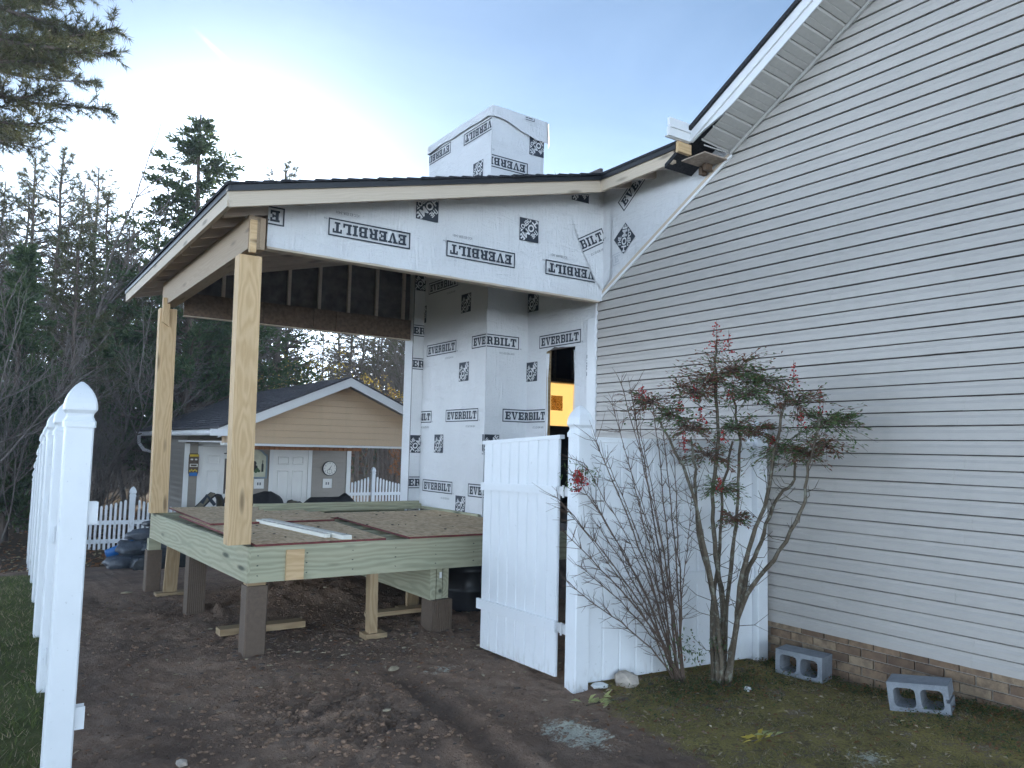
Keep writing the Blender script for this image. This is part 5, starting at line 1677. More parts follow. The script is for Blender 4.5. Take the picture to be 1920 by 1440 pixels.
bags = [(1.98, 13.55, .10, .30, .22, .12, .2), (2.3, 13.4, .10, .30, .22, .13, .6), (2.62, 13.5, .11, .32, .22, .13, -.3), (2.12, 13.75, .30, .28, .22, .12, .1), (2.45, 13.7, .30, .30, .22, .13, .4), (2.75, 13.8, .32, .28, .22, .13, 0), (2.3, 13.85, .48, .30, .22, .11, .3), (2.6, 13.95, .50, .28, .20, .12, -.2)]
for i, b in enumerate(bags):
    sack(bagl, b[0], b[1], gb+b[2], *b[3:7], 'bag' if i % 3 else 'bag2', 'plastic bags heaped beside the deck')
sack('folded dark sheet on the very top of the bag heap', 2.5, 13.9, gb+.66, .26, .18, .06, .1, 'bag', 'plastic bags heaped beside the deck')
sack('slumped black weed cloth bundle below the bag heap beside the deck', 2.62, 12.95, gb+.10, .62, .32, .24, .25, 'mat', 'plastic bags heaped beside the deck')
tb = link('blue_tube', MB().tube([(1.72, 13.7, gb+.22), (2.05, 13.75, gb+.34), (2.2, 13.8, gb+.38)], .075, 10).mesh('blue_tube', 'blue', True))
tag(tb, 'rolled blue plastic sheet at the left of the bag heap', 'plastic roll')

# ------------------------------------------------------------------ concrete blocks, stones, scraps
def block(label, x, y, rz, groove=False):
    L, H, D = 0.365, 0.192, 0.195
    z0 = gh(x, y)-0.006
    t = 0.034
    mb = MB()
    xs = [0, t, L/2-t*.45, L/2+t*.45, L-t, L]
    mb.box((0, 0, 0), (L, D, t)).box((0, 0, H-t), (L, D, H))
    for a, b in ((xs[0], xs[1]), (xs[2], xs[3])):
        mb.box((a, 0.0, t), (b, D, H-t))
    if groove:
        mb.box((xs[4], 0, t), (xs[5], D, H*.5-.012)).box((xs[4], 0, H*.5+.012), (xs[5], D, H-t)).box((xs[4], 0, H*.5-.012), (xs[5]-.02, D, H*.5+.012))
    else:
        mb.box((xs[4], 0, t), (xs[5], D, H-t))
    c = 0.016                                    # filleted corners of the two cores
    for a, b in ((xs[1], xs[2]), (xs[3], xs[4])):
        for (qx, sx) in ((a, 1), (b, -1)):
            for (qz, s2) in ((t, 1), (H-t, -1)):
                P_ = [(qx, qz), (qx+sx*c*1.6, qz), (qx+sx*c*.5, qz+s2*c*.5), (qx, qz+s2*c*1.6)]
                mb.faces([(p, 0.0005, q) for p, q in P_]+[(p, D-.0005, q) for p, q in P_], [(0, 1, 2, 3), (7, 6, 5, 4), (0, 4, 5, 1), (1, 5, 6, 2), (2, 6, 7, 3)])
    ex, ey = x+L*math.cos(rz), y+L*math.sin(rz)
    bx, by = x-D*math.sin(rz), y+D*math.cos(rz)
    M_ = Matrix.Translation((x, y, z0)) @ Matrix.Rotation(rz, 4, 'Z') @ Matrix.Rotation(-math.atan2(gh(ex, ey)-gh(x, y), L), 4, 'Y') @ Matrix.Rotation(math.atan2(gh(bx, by)-gh(x, y), D), 4, 'X')
    o = link('concrete_block', mb.mesh('concrete_block', 'concrete'), None, M_)
    return tag(o, label, 'concrete block')
block('grey concrete block with two cores nearest the white privacy fence', 5.255, 4.00, R(-77.5))
block('grey concrete block with a grooved end, nearer the right edge', 5.115, 2.985, R(-71), True)
random.seed(5)
def stone(name, label, cat, x, y, r_, mat, sq=(1, 1, .7), dz=0.35):
    bm = bmesh.new()
    bmesh.ops.create_icosphere(bm, subdivisions=2, radius=1.0)
    sd_ = random.uniform(0, 50)
    for v in bm.verts:
        p = v.co.copy()
        f = 1+.35*fb(p*1.6+Vector((sd_, 3, 0)), .9, 2, 3)
        v.co = Vector((p.x*sq[0]*r_*f, p.y*sq[1]*r_*f, p.z*sq[2]*r_*f))
    m_ = bpy.data.meshes.new(name)
    bm.to_mesh(m_)
    bm.free()
    m_.materials.append(MAT[mat])
    o = link(name, m_, None, Matrix.Translation((x, y, gh(x, y)+r_*dz)) @ Matrix.Rotation(random.uniform(0, 3), 4, 'Z'))
    return tag(o, label, cat)
stone('stone', 'larger tan and white stone lying at the foot of the fence panel', 'stone', 4.02, 4.36, .085, 'stone', (1.1, .9, .85))
stone('stone', 'white flat stone right against the gate post foot', 'stone', 3.80, 4.40, .055, 'litter', (1.2, .8, .4))
stone('stone', 'grey stone behind the tan stone at the fence panel', 'stone', 4.12, 4.47, .06, 'concrete')
stone('paper_scrap', 'small crumpled white scrap on the soil right of the shrub', 'scrap', 4.68, 3.80, .028, 'litter', (1, .9, .7))
stone('stone', 'small pale stone on the mud at the bottom edge right of the nearest post', 'stone', 0.98, 4.46, .03, 'stone')
for x, y, lab in ((1.45, 9.75, 'pale flat scrap beside the back pier of the deck'), (2.72, 5.55, 'pale bark scrap on the mud before the gate')):
    stone('scrap', lab, 'scrap', x, y, .05, 'chip', (1.3, .7, .25))

def leafpoly(mb, c, d, n, L, W, fold=0.25, mi=0):
    """a pointed leaf: two folded halves"""
    c, d, n = Vector(c), Vector(d).normalized(), Vector(n)
    s = d.cross(n)
    if s.length < 1e-4:
        s = d.cross(Vector((1, 0, .2)))
    s.normalize()
    n = s.cross(d)
    i = len(mb.v)
    mb.v += [tuple(c), tuple(c+d*L*.5+s*W*.5+n*W*fold), tuple(c+d*L-n*L*.08), tuple(c+d*L*.5-s*W*.5+n*W*fold)]
    mb.f += [(i, i+1, i+2), (i, i+2, i+3)]
    mb.mi += [mi, mi]
def rv(a=1.0):
    return Vector((random.gauss(0, 1), random.gauss(0, 1), random.gauss(0, 1))).normalized()*a
# wilted cut plants
for x, y, mats, lab in ((3.52, 4.12, 'palegreen', 'wilted pale green cut plant on the mud by the gate post'), (3.96, 3.12, 'gold', 'wilted yellow and green cut plant on the moss')):
    t = thing('cut_plant', lab, 'plant', (x, y, gh(x, y)))
    mb = MB()
    for i in range(16):
        a = random.uniform(-.6, .6)
        c = Vector((x+random.uniform(-.10, .10), y+random.uniform(-.05, .05), gh(x, y)+random.uniform(.01, .04)))
        leafpoly(mb, c, (math.cos(a)*random.choice((-1, 1)), math.sin(a), random.uniform(-.1, .4)), rv(), random.uniform(.05, .09), random.uniform(.02, .035), .2, 1 if (mats == 'gold' and c.x > x) else 0)
    link('leaves', mb.mesh('leaves', [mats, 'palegreen']), t)
    link('stalk', MB().tube([(x-.08, y, gh(x, y)+.015), (x+.08, y-.01, gh(x, y)+.02), (x+.26, y-.04, gh(x, y)+.025)], .004, 4).mesh('stalk', 'stem'), t)

# ------------------------------------------------------------------ the two shrubs by the fence
def shrubframe(b):
    l = math.hypot(*b)
    t = Vector((b[1]/l, -b[0]/l, 0))
    n = Vector((b[0]/l, b[1]/l, 0))
    return lambda a, z, d=0.0: Vector((b[0], b[1], 0)) + t*a + n*d + Vector((0, 0, z))
random.seed(11)
def smoothpath(pts, k=4, wob=0.012):
    out = []
    for i in range(len(pts)-1):
        p0, p1, p2, p3 = pts[max(0, i-1)], pts[i], pts[i+1], pts[min(len(pts)-1, i+2)]
        for j in range(k):
            t = j/k
            q = 0.5*((2*p1)+(p2-p0)*t+(2*p0-5*p1+4*p2-p3)*t*t+(3*p1-p0-3*p2+p3)*t**3)
            out.append(q+rv(wob*random.random()))
    out.append(pts[-1])
    return out
SB = (4.60, 4.02)
F1 = shrubframe(SB)
g0 = gh(*SB)
nand = thing('berry_shrub', 'leafy shrub with red berries and gnarled stems against the siding', 'shrub', (*SB, g0))
stems = {'a': [[0.01, 0.0], [-0.01, 0.32], [-0.03, 0.67], [-0.13, 1.1], [-0.16, 1.58], [-0.19, 1.82]],
 'b': [[0.03, 0.0], [0.05, 0.52], [-0.01, 0.94], [-0.03, 1.38], [0.01, 1.82], [-0.01, 2.31], [0.0, 2.55]],
 'c': [[0.05, 0.0], [0.09, 0.71], [0.15, 1.27], [0.17, 1.79], [0.11, 2.19]],
 'd': [[0.07, 0.0], [0.14, 0.45], [0.2, 0.92], [0.34, 1.32], [0.41, 1.71], [0.49, 2.11]],
 'e': [[0.09, 0.0], [0.18, 0.6], [0.39, 0.95], [0.58, 1.29], [0.62, 1.52], [0.68, 1.8], [0.73, 1.99]],
 'f': [[0.08, 0.0], [0.2, 0.72], [0.32, 1.04], [0.43, 1.36], [0.56, 1.52], [0.55, 1.79]],
 'g': [[-0.02, 0.0], [-0.03, 0.5], [0.02, 0.9], [0.05, 1.4], [0.12, 1.8]],
 'h': [[0.03, 0.0], [0.02, 0.4], [-0.07, 0.95], [-0.2, 1.5], [-0.42, 1.95]]}
dep = {'a': -.05, 'b': .05, 'c': .12, 'd': -.08, 'e': -.14, 'f': .10, 'g': .16, 'h': -.12}
for k, pts in stems.items():
    P_ = [F1(a, g0*(1-min(1, z))+z, dep[k]*min(1, z*1.2)) for a, z in pts]
    Q = smoothpath(P_, 5, .014)
    n = len(Q)
    r0 = random.uniform(.016, .024)
    mb = MB().tube(Q, [r0*(1-.62*i/n) * (1+.10*random.uniform(-1, 1)) for i in range(n)], 7)
    for i in range(3, n-1):
        if random.random() < .75:
            d = rv()
            d.z = abs(d.z)*.6+.1
            L_ = random.uniform(.08, .28)
            p = Q[i]
            q1 = p+d*L_*.5+rv(.02)
            q2 = p+d*L_+Vector((0, 0, .05))
            mb.tube([p, q1, q2], [.0035, .0028, .0015], 3, 0, False)
            if random.random() < .5:
                mb.tube([q1, q1+(d+rv(.7)).normalized()*L_*.5], [.0022, .001], 3, 0, False)
    link('stem', mb.mesh('stem', 'stem', True), nand)
clumps = [(-.19, 1.94, .19), (.13, 2.38, .36), (-.02, 2.30, .28), (.24, 2.20, .26), (.33, 2.30, .24), (.57, 2.13, .24), (.77, 2.00, .25), (.78, 1.83, .17), (.47, 1.80, .25), (.03, 1.48, .17), (.13, 1.27, .13), (-.07, 1.74, .21), (-.49, 2.13, .18), (-.17, 2.22, .20), (-.35, 2.05, .16), (.12, 1.95, .22), (.30, 1.92, .16), (.92, 2.02, .14), (.62, 1.77, .16)]
random.seed(3)
for (a, z, r_) in clumps:
    red = random.random() < .6
    c0 = F1(a, z-.05, random.uniform(-.12, .14))
    mb = MB()
    nr = int(20+r_*150)
    for i in range(nr):
        th = random.uniform(0, 6.283)
        el = random.uniform(-.35, .85)
        d = Vector((math.cos(th)*math.cos(el), math.sin(th)*math.cos(el), math.sin(el)))
        Lr = r_*random.uniform(.5, 1.45)
        pts = [c0 + d*Lr*t + Vector((0, 0, -.30*Lr*t*t + .02*random.uniform(-1, 1))) for t in (0, .35, .7, 1.0)]
        mb.tube(pts, [.0022, .002, .0016, .001], 3, 2, False)
        for j in range(9):
            t = random.uniform(.25, 1.0)
            p = c0 + d*Lr*t + Vector((0, 0, -.30*Lr*t*t))
            side = d.cross(Vector((0, 0, 1))).normalized()*random.choice((-1, 1))
            ld = (d*random.uniform(.3, 1.0) + side*random.uniform(.3, 1.0) + Vector((0, 0, random.uniform(-.5, .15)))).normalized()
            leafpoly(mb, p+ld*.01+rv(.012), ld, Vector((0, 0, 1))+rv(.5), random.uniform(.026, .050), random.uniform(.011, .019), .2, 1 if (red and random.random() < .62) or random.random() < .08 else 0)
    link('leaf_spray', mb.mesh('leaf_spray', ['nandina', 'redleaf', 'thinstem']), nand, None, kind='stuff')
def berries(par, c0, h, n, w):
    mb = MB()
    mb.tube([c0, c0+Vector((0, 0, h))], [.003, .0015], 3, 1, False)
    for i in range(n):
        t = random.random()
        th = random.uniform(0, 6.283)
        rr_ = w*(1-t*.75)*random.uniform(.3, 1)
        p = c0+Vector((math.cos(th)*rr_, math.sin(th)*rr_, h*t-.02))
        mb.tube([c0+Vector((0, 0, max(0, h*t-.03))), p], [.0014, .001], 3, 1, False)
        if random.random() < .8:
            mb.ball(p, random.uniform(.0055, .0080), 0)
    link('berry_cluster', mb.mesh('berry_cluster', ['berry', 'thinstem'], False), par, None, kind='stuff')
for a, z, h, n, w in ((.0, 2.50, .22, 52, .10), (.09, 2.48, .16, 30, .06), (.55, 2.20, .20, 34, .06), (.73, 2.02, .18, 26, .05), (.60, 1.92, .14, 24, .05), (-.16, 2.10, .14, 34, .06), (-.12, 1.94, .12, 30, .06), (-.24, 1.72, .16, 36, .05), (-.27, 2.02, .10, 18, .05), (.02, 1.42, .12, 24, .05), (-.55, 2.12, .10, 42, .07), (.10, 2.12, .08, 20, .06), (.40, 1.78, .08, 16, .04), (.05, 1.80, .10, 18, .05)):
    berries(nand, F1(a, z, random.uniform(-.10, .02)), h, n, w)
B2 = (4.42, 4.24)
F2 = shrubframe(B2)
g2_ = gh(*B2)
bare_sh = thing('bare_shrub', 'bare twiggy shrub with thin arching stems before the white fence', 'shrub', (*B2, g2_))
tips = [[-0.76, 1.26, -0.55], [-0.78, 1.11, -0.55], [-0.72, 1.53, -0.55], [-0.66, 1.61, -0.49], [-0.58, 1.77, -0.43], [-0.48, 2.04, -0.31], [-0.42, 2.21, -0.24], [-0.35, 2.14, -0.18], [-0.28, 1.89, -0.18], [-0.19, 2.06, -0.06], [-0.11, 1.86, 0.0], [-0.67, 0.88, -0.49], [-0.61, 1.37, -0.43], [-0.51, 1.64, -0.37], [-0.03, 1.66, 0.0], [0.12, 1.5, -0.0], [-0.36, 1.61, -0.24], [-0.74, 0.74, -0.55], [-0.55, 1.14, -0.37], [-0.29, 1.36, -0.18], [-0.83, 1.36, -0.61]]
random.seed(8)
for a, z, dd_ in tips:
    b0 = random.uniform(-.05, .07)
    dd_ += random.uniform(-.05, .02)
    pts = [F2(b0, g2_-.02, 0), F2(b0+(a-b0)*.26, z*.36, dd_*.35), F2(b0+(a-b0)*.62, z*.70, dd_*.7), F2(a, z, dd_)]
    Q = smoothpath(pts, 5, .012)
    n = len(Q)
    r0 = random.uniform(.0032, .0078)
    mb = MB().tube(Q, [r0*(1-.8*i/n)+.0012 for i in range(n)], 5, 0, False)
    for i in range(4, n):
        for _ in range(5):
            if random.random() < .66:
                d = ((Q[i]-Q[i-1]).normalized()*1.0 + rv(.95)).normalized()
                L_ = random.uniform(.05, .22)
                q1 = Q[i]+d*L_*.5+rv(.008)
                q2 = Q[i]+d*L_+rv(.02)
                mb.tube([Q[i], q1, q2], [.0026, .002, .001], 3, 0, False)
                if random.random() < .6:
                    mb.tube([q1, q1+(d+rv(.8)).normalized()*L_*.45], [.0015, .0009], 3, 0, False)
    link('stem', mb.mesh('stem', ['thinstem'], True), bare_sh)
for a, z, r_, d_ in ((-.73, 1.52, .11, -.57), (-.61, 1.53, .08, -.52), (.02, .32, .12, -.05), (-.05, .18, .10, -.05), (.12, .22, .10, -.05), (.30, .30, .07, -.05)):
    mb = MB()
    c0 = F2(a, z, d_)
    for i in range(60):
        p = c0+rv(r_*random.random()**.5)
        leafpoly(mb, p, rv(), Vector((0, 0, 1)), random.uniform(.025, .045), random.uniform(.010, .016), .2, 1 if random.random() < .2 else 0)
    link('leaf_spray', mb.mesh('leaf_spray', ['nandina', 'redleaf']), bare_sh, None, kind='stuff')
for a, z in ((-.71, 1.48), (-.67, 1.52), (-.70, 1.54)):
    berries(bare_sh, F2(a, z-.05, -.58), .09, 46, .07)

# ------------------------------------------------------------------ grass, weeds and litter
random.seed(31)
def blades(name, n, region, hmin, hmax, mats, lean=.6, wd=.004, keep=None, pick=None, **kw):
    mb = MB()
    c = 0
    while c < n:
        x, y = region()
        c += 1
        if keep and random.random() > keep(x, y):
            continue
        z = gh(x, y)-.004
        h = random.uniform(hmin, hmax)
        th = random.uniform(0, 6.283)
        s_, c_ = math.sin(th), math.cos(th)
        lx, ly = random.gauss(0, lean)*h, random.gauss(0, lean)*h
        w = wd*random.uniform(.6, 1.4)
        i = len(mb.v)
        mb.v += [(x-c_*w, y-s_*w, z), (x+c_*w, y+s_*w, z), (x+lx, y+ly, z+h)]
        mb.f.append((i, i+1, i+2))
        mb.mi.append(pick() if pick else 0)
    return link(name, mb.mesh(name, mats), None, None, kind='stuff', **kw)
def lawn_keep(x, y):
    d = 0.42+.035*(y-4.5)+.05*noise.noise(Vector((x*2, y*2, 0))) - x
    return sstep(-.02, .10, d)*(0.35+.65*sstep(-.25, .3, noise.noise(Vector((x*2.2, y*2.2, 4)))))
blades('lawn_grass', 60000, lambda: (random.uniform(-1.3, .75), 3.0+9.5*random.random()**1.5), .02, .055, ['grass', 'straw'], .7, .0035, lawn_keep, lambda: 1 if random.random() < .22 else 0, label='short green lawn grass at the left of the fence posts', category='grass')
def moss_keep(x, y):
    return sstep(-.25, .25, noise.noise(Vector((x*3, y*3, 9))))*sstep(3.2, 3.9, x+.3*(3.2-y))
blades('dry_straw', 16000, lambda: (random.uniform(3.0, 5.55), random.uniform(1.9, 4.4)), .006, .028, ['straw', 'bark'], 2.6, .0022, moss_keep, lambda: 0 if random.random() < .45 else 1, label='dry straw and thatch over the mossy ground', category='straw')
blades('mud_straw', 2600, lambda: (random.uniform(.6, 3.6), random.uniform(3.2, 9.5)), .004, .016, ['straw', 'bark'], 3.2, .003, None, lambda: 0 if random.random() < .35 else 1, label='bits of straw and bark pressed into the mud', category='straw')
blades('moss_growth', 26000, lambda: (random.uniform(3.1, 5.55), random.uniform(1.9, 4.4)), .006, .024, ['moss', 'weed', 'straw'], 1.0, .0035, moss_keep, lambda: random.choice((0, 0, 0, 1, 2)), label='short moss and thin grass on the ground before the brick base', category='moss')
mb = MB()
for i in range(700):
    x, y = random.uniform(3.3, 5.5), random.uniform(1.9, 4.4)
    p = Vector((x, y, gh(x, y)+.008))
    d = rv()
    d.z *= .2
    leafpoly(mb, p, d, Vector((0, 0, 1))+rv(.35), random.uniform(.015, .05), random.uniform(.008, .026), .2, random.choice((0, 0, 1, 2)))
link('fallen_leaves', mb.mesh('fallen_leaves', ['brownleaf', 'straw', 'chip']), None, None, kind='stuff', label='small fallen leaves and scraps on the mossy ground', category='leaves')
mb = MB()
for i in range(5200):
    k = random.random()
    if k < .45:
        x, y = random.gauss(4.55, .40), random.gauss(3.98, .20)
    elif k < .8:
        x, y = 5.50-abs(random.gauss(0, .12)), random.uniform(2.0, 4.25)
    else:
        x, y = random.uniform(4.9, 5.5), random.uniform(2.0, 2.9)
    if x > 5.56 or y > 4.42 and x < 5.4:
        continue
    p = Vector((x, y, gh(x, y)+random.uniform(.0, .04)))
    d = rv()
    d.z = abs(d.z)*.5
    leafpoly(mb, p, d, Vector((0, 0, 1))+rv(.4), random.uniform(.012, .035), random.uniform(.006, .016), .2, 1 if random.random() < .25 else 0)
link('low_weeds', mb.mesh('low_weeds', ['weed', 'brownleaf']), None, None, kind='stuff', label='low weeds and dead leaves at the foot of shrub and wall', category='weeds')
mb = MB()
for i in range(900):
    x, y = random.uniform(.5, 5.4), random.uniform(2.6, 9.6)
    if random.random() < .45:
        x, y = random.gauss(3.0, .7), random.gauss(6.2, .5)
    p = Vector((x, y, gh(x, y)+.006))
    d = rv()
    d.z *= .15
    k = random.random()
    leafpoly(mb, p, d, Vector((0, 0, 1))+rv(.25), random.uniform(.015, .06), random.uniform(.008, .03), .15, 0 if k < .5 else (1 if k < .85 else 2))
for i in range(300):
    x, y = random.uniform(.7, 5.0), random.uniform(3.4, 9.5)
    if random.random() < .5:
        x, y = random.gauss(3.1, .8), random.gauss(6.4, .5)
    mb.ball((x, y, gh(x, y)+.003), random.uniform(.006, .022), 3 if random.random() < .9 else 1, (1.5, 1, .45))
link('ground_litter', mb.mesh('ground_litter', ['brownleaf', 'chip', 'straw', 'bark']), None, None, kind='stuff', label='dead leaves, wood chips and clods over the bare soil', category='litter')
mb = MB()
for i in range(4200):
    k = random.random()
    if k < .30:
        x, y, r_ = random.gauss(2.0, .42), random.gauss(4.8, .5), random.uniform(.004, .020)
    elif k < .55:
        x, y, r_ = random.gauss(2.6, .9), random.gauss(7.4, .9), random.uniform(.004, .017)
    else:
        x, y, r_ = random.uniform(.55, 3.9), random.uniform(3.3, 9.6), random.uniform(.003, .013)
    mb.ball((x, y, gh(x, y)+r_*.15), r_, 0, (random.uniform(.8, 1.5), random.uniform(.7, 1.2), random.uniform(.5, .8)))
link('soil_clods', mb.mesh('soil_clods', 'clod'), None, None, kind='stuff', label='crumbly brown clods of soil strewn over the dug yard', category='soil')
mb = MB()
for i in range(9000):
    a = R(random.uniform(-8, 40))
    d_ = random.uniform(14, 34)
    x, y = d_*math.sin(a), d_*math.cos(a)
    if 3.0 < x < 8.4 and 14 < y < 23.5:
        continue
    p = Vector((x, y, gh(x, y)+random.uniform(.0, .05)))
    d = rv()
    d.z *= .3
    leafpoly(mb, p, d, Vector((0, 0, 1))+rv(.5), random.uniform(.06, .13), random.uniform(.04, .08), .2, 0 if random.random() < .7 else 1)
link('leaf_litter', mb.mesh('leaf_litter', ['brownleaf', 'straw']), None, None, kind='stuff', label='brown fallen leaves carpeting the floor of the woods', category='leaves')

# ------------------------------------------------------------------ trees
def tuft(mb, p, d, L, n=7, w=.010, mi=0):
    for _ in range(n):
        q = (d*random.uniform(.3, 1.2)+rv(.8)).normalized()
        s = q.cross(rv()).normalized()*w
        i = len(mb.v)
        mb.v += [tuple(p-s), tuple(p+s), tuple(p+q*L*random.uniform(.7, 1.1))]
        mb.f.append((i, i+1, i+2))
        mb.mi.append(mi)
def pine(seed, h, crown_lo, spread, tl=.17, tn=7, dens=1.0, tw=.010, r0=None):
    random.seed(seed)
    wood_, leaf = MB(), MB()
    r0 = r0 or h*.0125
    lean = Vector((random.uniform(-.03, .03), random.uniform(-.03, .03), 0))
    tp = [Vector((0, 0, -.3)) + (Vector((0, 0, 1))+lean)*((h+.3)*i/9) + Vector((random.uniform(-.06, .06), random.uniform(-.06, .06), 0)) for i in range(10)]
    wood_.tube(tp, [r0*(1-.9*i/9)+.008 for i in range(10)], 7)
    def at(z):
        t = max(0, min(8.999, (z+.3)/(h+.3)*9))
        k = int(t)
        return tp[k]*(1-t+k)+tp[k+1]*(t-k)
    z = h*crown_lo
    while z < h*.985:
        u = (z-h*crown_lo)/(h*(1-crown_lo))
        Lb = spread*(1-u)**.75*(.55+.45*min(1, u*4)) + .25
        for _ in range(random.choice((2, 3, 3, 4))):
            th = random.uniform(0, 6.283)
            el = random.uniform(-.15, .25)+u*.7
            L_ = Lb*random.uniform(.6, 1.15)
            d = Vector((math.cos(th)*math.cos(el), math.sin(th)*math.cos(el), math.sin(el)))
            p0 = at(z)
            nseg = 5
            pts = [p0+d*L_*i/nseg+Vector((0, 0, L_*(-.16*(i/nseg)+.20*(i/nseg)**2)))+rv(.02*L_*(i > 0)) for i in range(nseg+1)]
            wood_.tube(pts, [max(.006, r0*.34*(1-u*.6)*(1-.85*i/nseg)) for i in range(nseg+1)], 4, 0, False)
            nb = int((3+L_*5.2)*dens)
            for b in range(nb):
                t = .18+.82*(b+random.random())/nb
                k = min(nseg-1, int(t*nseg))
                p = pts[k]*(1-(t*nseg-k))+pts[k+1]*(t*nseg-k)
                bd = (d*.8+rv(.9))
                bd.z = bd.z*.6+.18
                bd.normalize()
                bl_ = random.uniform(.25, .6)*min(1, L_*.7)*(1.1-.5*t)
                q = p+bd*bl_
                wood_.tube([p, q], [.007, .004], 3, 0, False)
                for s in (.55, .8, 1.0):
                    tuft(leaf, p+bd*bl_*s, bd, tl, tn, tw)
            tuft(leaf, pts[-1], d, tl, tn+3, tw)
        z += h*(1-crown_lo)/26*random.uniform(.6, 1.4)
    for s in range(6):
        tuft(leaf, at(h*(.94+.012*s)), Vector((0, 0, 1)), tl, tn, tw)
    tm = wood_.mesh('trunk', 'bark', True)
    cm = leaf.mesh('crown', 'needle')
    return tm, cm
def cedar(seed, h, spread, lo=.06, dens=1.0):
    random.seed(seed)
    wood_, leaf = MB(), MB()
    tp = [Vector((random.uniform(-.04, .04), random.uniform(-.04, .04), -.3+(h+.3)*i/8)) for i in range(9)]
    wood_.tube(tp, [h*.013*(1-.92*i/8)+.006 for i in range(9)], 7)
    z = h*lo
    while z < h*.99:
        u = (z-h*lo)/(h*(1-lo))
        Lb = spread*(1-u)**.85*random.uniform(.45, 1.25)+.15
        for _ in range(3):
            th = random.uniform(0, 6.283)
            el = random.uniform(.05, .75)
            d = Vector((math.cos(th)*math.cos(el), math.sin(th)*math.cos(el), math.sin(el)))
            p0 = Vector((0, 0, z))
            pts = [p0+d*Lb*i/4+Vector((0, 0, -.15*Lb*(i/4)**2))+rv(.02*Lb*(i > 0)) for i in range(5)]
            wood_.tube(pts, [max(.004, h*.004*(1-u)*(1-.8*i/4)) for i in range(5)], 3, 0, False)
            nb = int((5+Lb*15)*dens)
            for b in range(nb):
                t = .15+.85*random.random()
                k = min(3, int(t*4))
                p = pts[k]*(1-(t*4-k))+pts[k+1]*(t*4-k)+rv(.10*Lb*.6)
                for _q in range(4):
                    q = (d*.7+rv(.8)+Vector((0, 0, .25))).normalized()
                    leafpoly(leaf, p+rv(.05), q, rv(), random.uniform(.10, .24), random.uniform(.035, .08), .3)
        z += h/75*random.uniform(.6, 1.4)
    return wood_.mesh('trunk', 'bark', True), leaf.mesh('crown', 'cedar')
def bare(seed, h, stems_=1, rfac=.011, depth=5, leafmat_=None, leafn=0, kids=(2, 3, 3)):
    random.seed(seed)
    wood_, leaf = MB(), MB()
    def grow(p, d, L, r, k):
        n = 3
        pts = [p]
        for i in range(n):
            d = (d+rv(.16)+Vector((0, 0, .04))).normalized()
            pts.append(pts[-1]+d*L/n)
        wood_.tube(pts, [r*(1-.35*i/n) for i in range(n+1)], 5 if k > 3 else 3, 0, False)
        if k == 0:
            for _ in range(leafn):
                leafpoly(leaf, pts[-1]+rv(.12), rv(), rv(), random.uniform(.06, .12), random.uniform(.03, .06), .2)
            return
        for i in range(random.choice(kids)):
            t = random.choice((1, 2, 3, 3))
            nd = (d+rv(.75)).normalized()
            nd.z = nd.z*.8+.15
            grow(pts[t], nd.normalized(), L*random.uniform(.55, .8), r*.58, k-1)
        grow(pts[-1], d, L*.78, r*.66, k-1)
    for s in range(stems_):
        d = Vector((random.uniform(-.12, .12), random.uniform(-.12, .12), 1)) if stems_ == 1 else (Vector((0, 0, 1))+rv(.45)).normalized()
        grow(Vector((0, 0, -.2)), d.normalized(), h*.30, h*rfac, depth)
    tm = wood_.mesh('trunk', 'twig', True)
    cm = leaf.mesh('crown', leafmat_) if leafn else None
    return tm, cm
def tree(label, cat, name, meshes, x, y, s=1.0, rz=0.0, group=None, zs=1.0):
    t = link(name, None, None, Matrix.Translation((x, y, gz(x, y))) @ Matrix.Rotation(rz, 4, 'Z') @ Matrix.Diagonal((s, s, s*zs, 1)), label=label, category=cat)
    t.empty_display_size = .1
    if group:
        t['group'] = group
    M_ = WM[t]
    for nm, m_ in zip(('trunk', 'crown'), meshes):
        if m_ is not None:
            link(nm, m_, t, M_.copy())
    return t
# big pine whose boughs hang into the top left corner
BP = pine(101, 15.5, .475, 4.9, .155, 11, 4.3, .0075, .17)
tree('big pine whose long boughs hang over the lawn at the top left', 'pine tree', 'pine_tree', BP, -1.15, 15.2, 1.0, 0.6, None, 1.13)
tree('second big pine at the left edge, its boughs crossing the first one', 'pine tree', 'pine_tree', BP, -1.9, 18.2, 1.02, 2.9, None, 1.13)
tree('third big pine at the left edge, farther back than the other two', 'pine tree', 'pine_tree', BP, -2.2, 21.0, 1.10, 4.4, None, 1.10)
P1 = pine(102, 13.0, .45, 2.6, .20, 6, .55, .012)
P2_ = pine(103, 14.5, .50, 2.2, .20, 6, .55, .012)
P3 = pine(104, 9.5, .25, 2.2, .20, 6, .9, .014)
P4 = pine(105, 12.0, .38, 2.8, .22, 6, .5, .013)
C1 = cedar(110, 12.6, 3.5, .10, .95)
C2 = cedar(111, 7.5, 1.7, .05, 1.0)
D1 = bare(120, 9.5, 1, .011, 5)
D2 = bare(121, 7.5, 1, .010, 5)
D3 = bare(122, 4.2, 5, .006, 4)
D4 = bare(123, 11.0, 1, .011, 5)
O1 = bare(130, 5.2, 1, .012, 4, 'brownleaf', 9)
Y1 = bare(131, 6.5, 1, .010, 4, 'backlitleaf', 6)
G1 = bare(132, 3.4, 4, .008, 3, 'cedar', 14)
